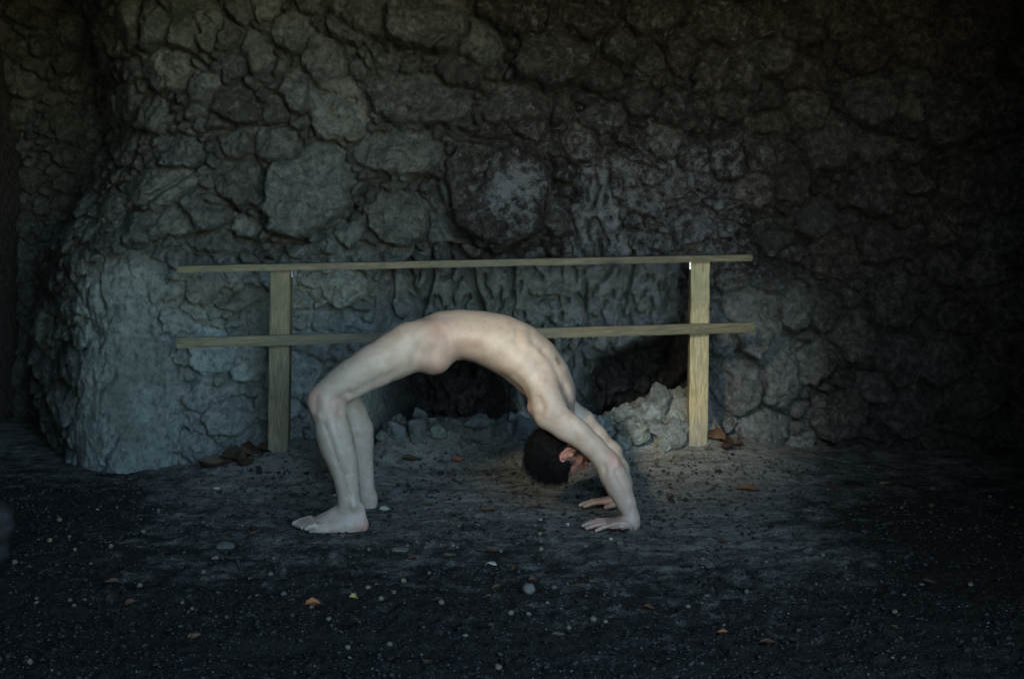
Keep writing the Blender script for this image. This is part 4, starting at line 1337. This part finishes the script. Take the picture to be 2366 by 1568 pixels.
# single stones
for (px, py, w_, mat, sc, rz, fac, lab) in [
    (1348, 1166, 22, M_PALE, (1, 0.8, 0.9), 0.6, 1.0, "angular pale stone lying right beside the fingertips of the far hand"),
    (1137, 1306, 34, M_PALE, (1, 0.6, 0.42), 0.2, 0.9, "long white flat stone on the dark sand between the feet and the hands"),
    (1222, 1372, 34, M_GREYS, (1, 0.95, 0.85), 0.0, 0.3, "round grey speckled stone in the foreground below the head"),
    (1433, 1256, 20, M_BUFF, (1, 0.9, 0.6), 0.4, 0.8, "yellowish broken stone just in front of the near hand"),
    (516, 1266, 56, M_GREYS, (1, 0.8, 0.42), 0.1, 0.6, "flat brownish grey stone half sunk in the sand left of the near foot"),
    (888, 1176, 26, M_PALE, (1, 0.7, 0.5), 0.3, 1.0, "crumbly whitish lump on the sand behind the heels"),
    (497, 1290, 20, M_GREYS, (1.1, 0.8, 0.6), 0.3, 0.8, "small blocky grey stone below the flat stone at left"),
    (925, 1272, 40, M_GREYS, (1.2, 0.9, 0.25), 0.1, 0.5, "thin flat grey stone on the sand in front of the near heel"),
    (1060, 1214, 13, M_BUFF, (1, 0.8, 0.6), 0.1, 0.7, "small amber coloured chip on the sand midway between heel and hand"),
    (1249, 1205, 15, M_PALE, (0.8, 0.8, 1.1), 0.5, 0.9, "little upright pale chip of stone left of the near hand"),
    (1312, 1213, 12, M_PALE, (1, 0.8, 0.7), 0.2, 0.9, "little grey white chip close to the fingertips of the near hand"),
    (1412, 1246, 12, M_PALE, (1, 0.8, 0.7), 0.2, 0.9, "tiny bright white chip beside the yellowish stone near the hand"),
    (500, 1130, 13, M_PALE, (1.4, 0.7, 0.5), 0.2, 0.5, "narrow pale chip on the sand near the foot of the left wall"),
    (1598, 1140, 24, M_GREYS, (1, 0.8, 0.8), 0.7, 0.8, "dark rough stone right of the hands in the half light"),
]:
    g_, sz = at_px(px, py, w_)
    put("stone", stone_mesh("stone", mat, px, 3 if w_ > 30 else 2, 0.2, (1, 1, 1), fac), g_, sz * 0.5, rz, (0.1, 0.05), 0.35, lab, "stone", None, sc)
g_ = ground_at(10, 1330)
bo = put("boulder", stone_mesh("boulder", M_DARK, 91, 4, 0.22, (1, 0.9, 0.95), 0.7, 0.0), (-1.76, 4.62, 0.0), 0.15, 0.4, (0, 0), 0.2, "dark rounded boulder at the left edge of the cave floor", "boulder")

# single leaves
for (px, py, w_, mat, rz, curl, lob, tl, lab) in [
    (722, 1400, 40, M_LEAFO, 0.5, 0.9, 0.05, (0.3, 0.1), "bright orange curled dead leaf on the dark foreground sand"),
    (822, 1388, 30, M_LEAFY, -0.9, 1.0, 0.1, (0.6, 0.0), "thin yellow curled leaf right of the orange leaf"),
    (1728, 1134, 56, M_LEAF, -0.25, 0.5, 0.0, (0.25, 0.0), "long reddish brown leaf lying alone on the sand at right"),
    (1670, 1040, 64, M_LEAF, 1.0, 1.2, 0.12, (0.8, 0.3), "large crumpled tan leaf leaning at the foot of the right post"),
    (1652, 1030, 54, M_LEAF, 0.2, 1.1, 0.1, (0.9, 0.2), "crumpled brown leaf behind the large tan leaf at the right post"),
    (1700, 1030, 40, M_LEAFD, -0.6, 0.9, 0.1, (0.4, 0.0), "dark rotten leaf against the wall right of the tan leaf"),
    (1058, 1072, 30, M_LEAFO, 0.3, 0.9, 0.0, (0.5, 0.0), "rusty orange leaf at the foot of the low ledge"),
    (540, 1056, 68, M_LEAFD, 0.4, 1.0, 0.1, (0.8, 0.2), "big rotten leaf in the heap left of the left post"),
    (585, 1044, 64, M_LEAFD, -0.3, 1.0, 0.1, (0.9, 0.0), "dark brown leaf leaning on the mound at the left post"),
    (560, 1075, 66, M_LEAFD, 1.2, 1.0, 0.1, (0.5, 0.3), "blackened leaf lowest in the heap by the left post"),
    (612, 1032, 50, M_LEAFD, 0.8, 1.1, 0.1, (0.9, 0.0), "small dark leaf touching the left post at its foot"),
    (500, 1078, 74, M_LEAFD, 0.1, 0.8, 0.1, (0.4, 0.0), "flat rotten leaf at the left end of the heap by the wall"),
    (1040, 1290, 30, M_LEAF, 0.2, 0.7, 0.0, (0.2, 0.0), "tan leaf on the sand up and left of the long white stone"),
    (1140, 1276, 36, M_LEAFD, 0.3, 0.7, 0.0, (0.2, 0.0), "dark red brown leaf just behind the long white stone"),
    (1232, 1346, 28, M_LEAF, 0.6, 0.8, 0.0, (0.2, 0.1), "small tan leaf just behind the round grey stone"),
    (1365, 1340, 32, M_LEAF, -0.1, 0.5, 0.0, (0.1, 0.0), "slim brown leaf in the foreground right of the round grey stone"),
    (1130, 1386, 18, M_LEAF, 0.1, 0.6, 0.0, (0.1, 0.0), "tiny tan leaf in the foreground left of the round grey stone"),
    (1010, 1386, 26, M_LEAFD, 0.4, 0.6, 0.0, (0.1, 0.0), "dark leaf with a pale tip in the middle foreground"),
    (1128, 1180, 34, M_LEAF, 0.1, 0.5, 0.0, (0.2, 0.0), "brown leaf on the grey sand below the hanging head"),
    (300, 1395, 34, M_LEAF, 0.9, 0.7, 0.0, (0.3, 0.0), "faint brown leaf upright in the dark left foreground"),
    (450, 1470, 40, M_LEAF, 0.5, 0.7, 0.0, (0.3, 0.0), "dim brown leaf near the bottom left of the foreground"),
    (1670, 1462, 24, M_LEAFO, 0.1, 0.7, 0.0, (0.2, 0.0), "small red orange leaf in the right foreground"),
    (1290, 1470, 34, M_LEAFD, 0.3, 0.7, 0.0, (0.2, 0.0), "curled brown leaf in the dark lower middle foreground"),
    (950, 1070, 48, M_LEAFD, 0.05, 0.6, 0.0, (0.1, 0.0), "long dark leaf lying along the foot of the low ledge"),
]:
    g_, sz = at_px(px, py, w_)
    put("leaf", leaf_mesh("leaf", mat, px, 1.0, 0.5, curl, lob), g_, sz, rz, tl, 1.0, lab, "leaf")

# loose pebbles, too alike to tell apart
peb = [stone_mesh("pebble", M_BUFF, 300 + i, 2, 0.15, (1, 0.95, 0.85), 0.2) for i in range(4)]
blk = [stone_mesh("pebble", M_DARK, 320 + i, 2, 0.3, (1, 0.9, 0.6), 0.4) for i in range(4)]
gry = [stone_mesh("pebble", M_GREYS, 340 + i, 1, 0.25, (1, 0.9, 0.6), 0.6) for i in range(4)]
whi = [stone_mesh("pebble", M_CHIP, 360 + i, 1, 0.25, (1, 0.8, 0.6), 0.8) for i in range(4)]
lvs = [leaf_mesh("leaf", M_LEAFD if i % 2 else M_LEAF, 380 + i, 1.0, 0.5, 0.5, 0.08) for i in range(5)]
def blocked(x, y):
    if ((x + 0.68) / 0.16) ** 2 + ((y - 5.05) / 0.09) ** 2 < 1: return True
    if ((x + 0.52) / 0.09) ** 2 + ((y - 5.46) / 0.10) ** 2 < 1: return True
    if ((x - 0.36) / 0.13) ** 2 + ((y - 5.04) / 0.07) ** 2 < 1: return True
    if ((x - 0.34) / 0.12) ** 2 + ((y - 5.42) / 0.07) ** 2 < 1: return True
    return False
fixed = [(1268, 1208), (1256, 1222), (1247, 1234), (1019, 1260), (941, 1262), (1047, 1262), (1157, 1275), (1250, 1274), (1300, 1275), (1352, 1262),
         (790, 1240), (772, 1236), (640, 1247), (560, 1215), (470, 1210), (366, 1180), (331, 1228), (404, 1252), (840, 1205), (1000, 1210), (1085, 1180),
         (1280, 1362), (964, 1290), (1020, 1394), (1152, 1552), (1264, 1545), (720, 1405), (625, 1330), (470, 1320), (900, 1490), (1590, 1400), (1725, 1370)]
def scatter(n_, meshes, name, lab, cat, grp, smin_, smax_, region, sink, pts=()):
    k_ = 0
    pts = list(pts)
    while k_ < n_:
        if pts:
            px, py = pts.pop()
            g_ = ground_at(px, py); x, y = g_[0], g_[1]
        else:
            x = random.uniform(-1.9, 2.0); y = random.uniform(3.45, 6.15)
            if random.random() > region(x, y): continue
        if blocked(x, y): continue
        sz = random.uniform(smin_, smax_)
        put(name, random.choice(meshes), (x, y, float(floor_z(x, y))), sz, random.uniform(0, 6.3), (random.uniform(-0.3, 0.3), random.uniform(-0.3, 0.3)), sink, lab, cat, grp)
        k_ += 1
scatter(75, peb, "pebble", "small round buff pebble lying loose on the cave sand", "pebble", "round buff pebbles on the sand", 0.0065, 0.0115,
        lambda x, y: (0.9 if y < 5.4 else 0.25) * (1.0 if x < 0.3 else 0.3) * float(smooth(0.0, 0.35, fbm(np.array([x]), np.array([y]), 2.0, 3, 77)[0])), 0.25, fixed)
scatter(60, blk, "pebble", "small black pebble or lump lying on the grey sand", "pebble", "black lumps on the grey sand", 0.008, 0.017,
        lambda x, y: 1.0 if 5.0 < y < 6.0 and x < 0.9 else 0.1, 0.3)
scatter(62, gry, "pebble", "small grey stone chip lying loose on the cave sand", "pebble", "grey stone chips on the sand", 0.006, 0.014,
        lambda x, y: 0.8, 0.35)
scatter(40, whi, "pebble", "tiny whitish chip of stone or shell on the dark sand", "pebble", "whitish chips on the sand", 0.004, 0.008,
        lambda x, y: (0.9 if y < 5.6 else 0.3) * float(smooth(0.0, 0.35, fbm(np.array([x]), np.array([y]), 2.4, 3, 79)[0])), 0.2)
scatter(40, lvs, "leaf", "small dead brown leaf lying flat on the cave sand", "leaf", "small dead leaves on the sand", 0.025, 0.055,
        lambda x, y: 0.9 if y < 5.2 or y > 5.8 else 0.3, 1.0)

# gravel and grit: one mass
def gravel(name, n_, smin_, smax_, mat, seed, yr_, pw):
    r2 = np.random.default_rng(seed)
    g_ = (1 + 5 ** 0.5) / 2
    tv = np.array([(-1, g_, 0), (1, g_, 0), (-1, -g_, 0), (1, -g_, 0), (0, -1, g_), (0, 1, g_), (0, -1, -g_), (0, 1, -g_), (g_, 0, -1), (g_, 0, 1), (-g_, 0, -1), (-g_, 0, 1)]) / 1.9
    tf = np.array([(0, 11, 5), (0, 5, 1), (0, 1, 7), (0, 7, 10), (0, 10, 11), (1, 5, 9), (5, 11, 4), (11, 10, 2), (10, 7, 6), (7, 1, 8),
                   (3, 9, 4), (3, 4, 2), (3, 2, 6), (3, 6, 8), (3, 8, 9), (4, 9, 5), (2, 4, 11), (6, 2, 10), (8, 6, 7), (9, 8, 1)])
    x = r2.uniform(-2.2, 2.3, n_); y = yr_[0] + (yr_[1] - yr_[0]) * r2.uniform(0, 1, n_) ** pw
    keep_ = fbm(x, y, 2.2, 3, seed) + r2.normal(0, 0.25, n_) > -0.05
    x, y = x[keep_], y[keep_]
    z = floor_z(x, y)
    sz = smin_ + (smax_ - smin_) * r2.uniform(0, 1, len(x)) ** 2.5
    an = r2.uniform(0, 6.3, len(x))
    v = tv[None] * (sz[:, None, None] * r2.uniform(0.6, 1.15, (len(x), 12, 1))) * np.stack([r2.uniform(0.8, 1.5, len(x)), np.ones(len(x)), r2.uniform(0.4, 0.8, len(x))], -1)[:, None, :]
    c_, s_ = np.cos(an)[:, None], np.sin(an)[:, None]
    vx = v[:, :, 0] * c_ - v[:, :, 1] * s_ + x[:, None]
    vy = v[:, :, 0] * s_ + v[:, :, 1] * c_ + y[:, None]
    vz = v[:, :, 2] + (z + sz * 0.2)[:, None] + v[:, :, 0] * 0.3
    V = np.stack([vx, vy, vz], -1).reshape(-1, 3)
    Fc = (tf[None] + (np.arange(len(x)) * 12)[:, None, None]).reshape(-1, 3)
    o = mesh_obj(name, V, Fc, mat, smooth_shade=False)
    return tag(o, kind="stuff")
gravel("gravel", 17000, 0.0018, 0.010, M_GRIT, 901, (3.3, 6.1), 1.0)
gravel("dark_gravel", 15000, 0.0015, 0.011, M_DARK, 903, (3.3, 6.1), 2.0)
gravel("shell_grit", 3200, 0.0012, 0.0045, M_CHIP, 905, (3.3, 6.0), 1.0)

lh = np.nonzero((bcy > 730) & (bcy < 1230) & (bcx < 600) & (bcx > 180))[0]
lr = rng.choice(lh, 5200)
strands("leg_hair", bv[lr], np.tile(np.array((0.05, 0.0, -1.0)), (len(lr), 1)) + bn_[lr] * 0.45, rng.uniform(0.007, 0.014, len(lr)), 0.00016, M_HAIR, 0.05, 2, 0.25)
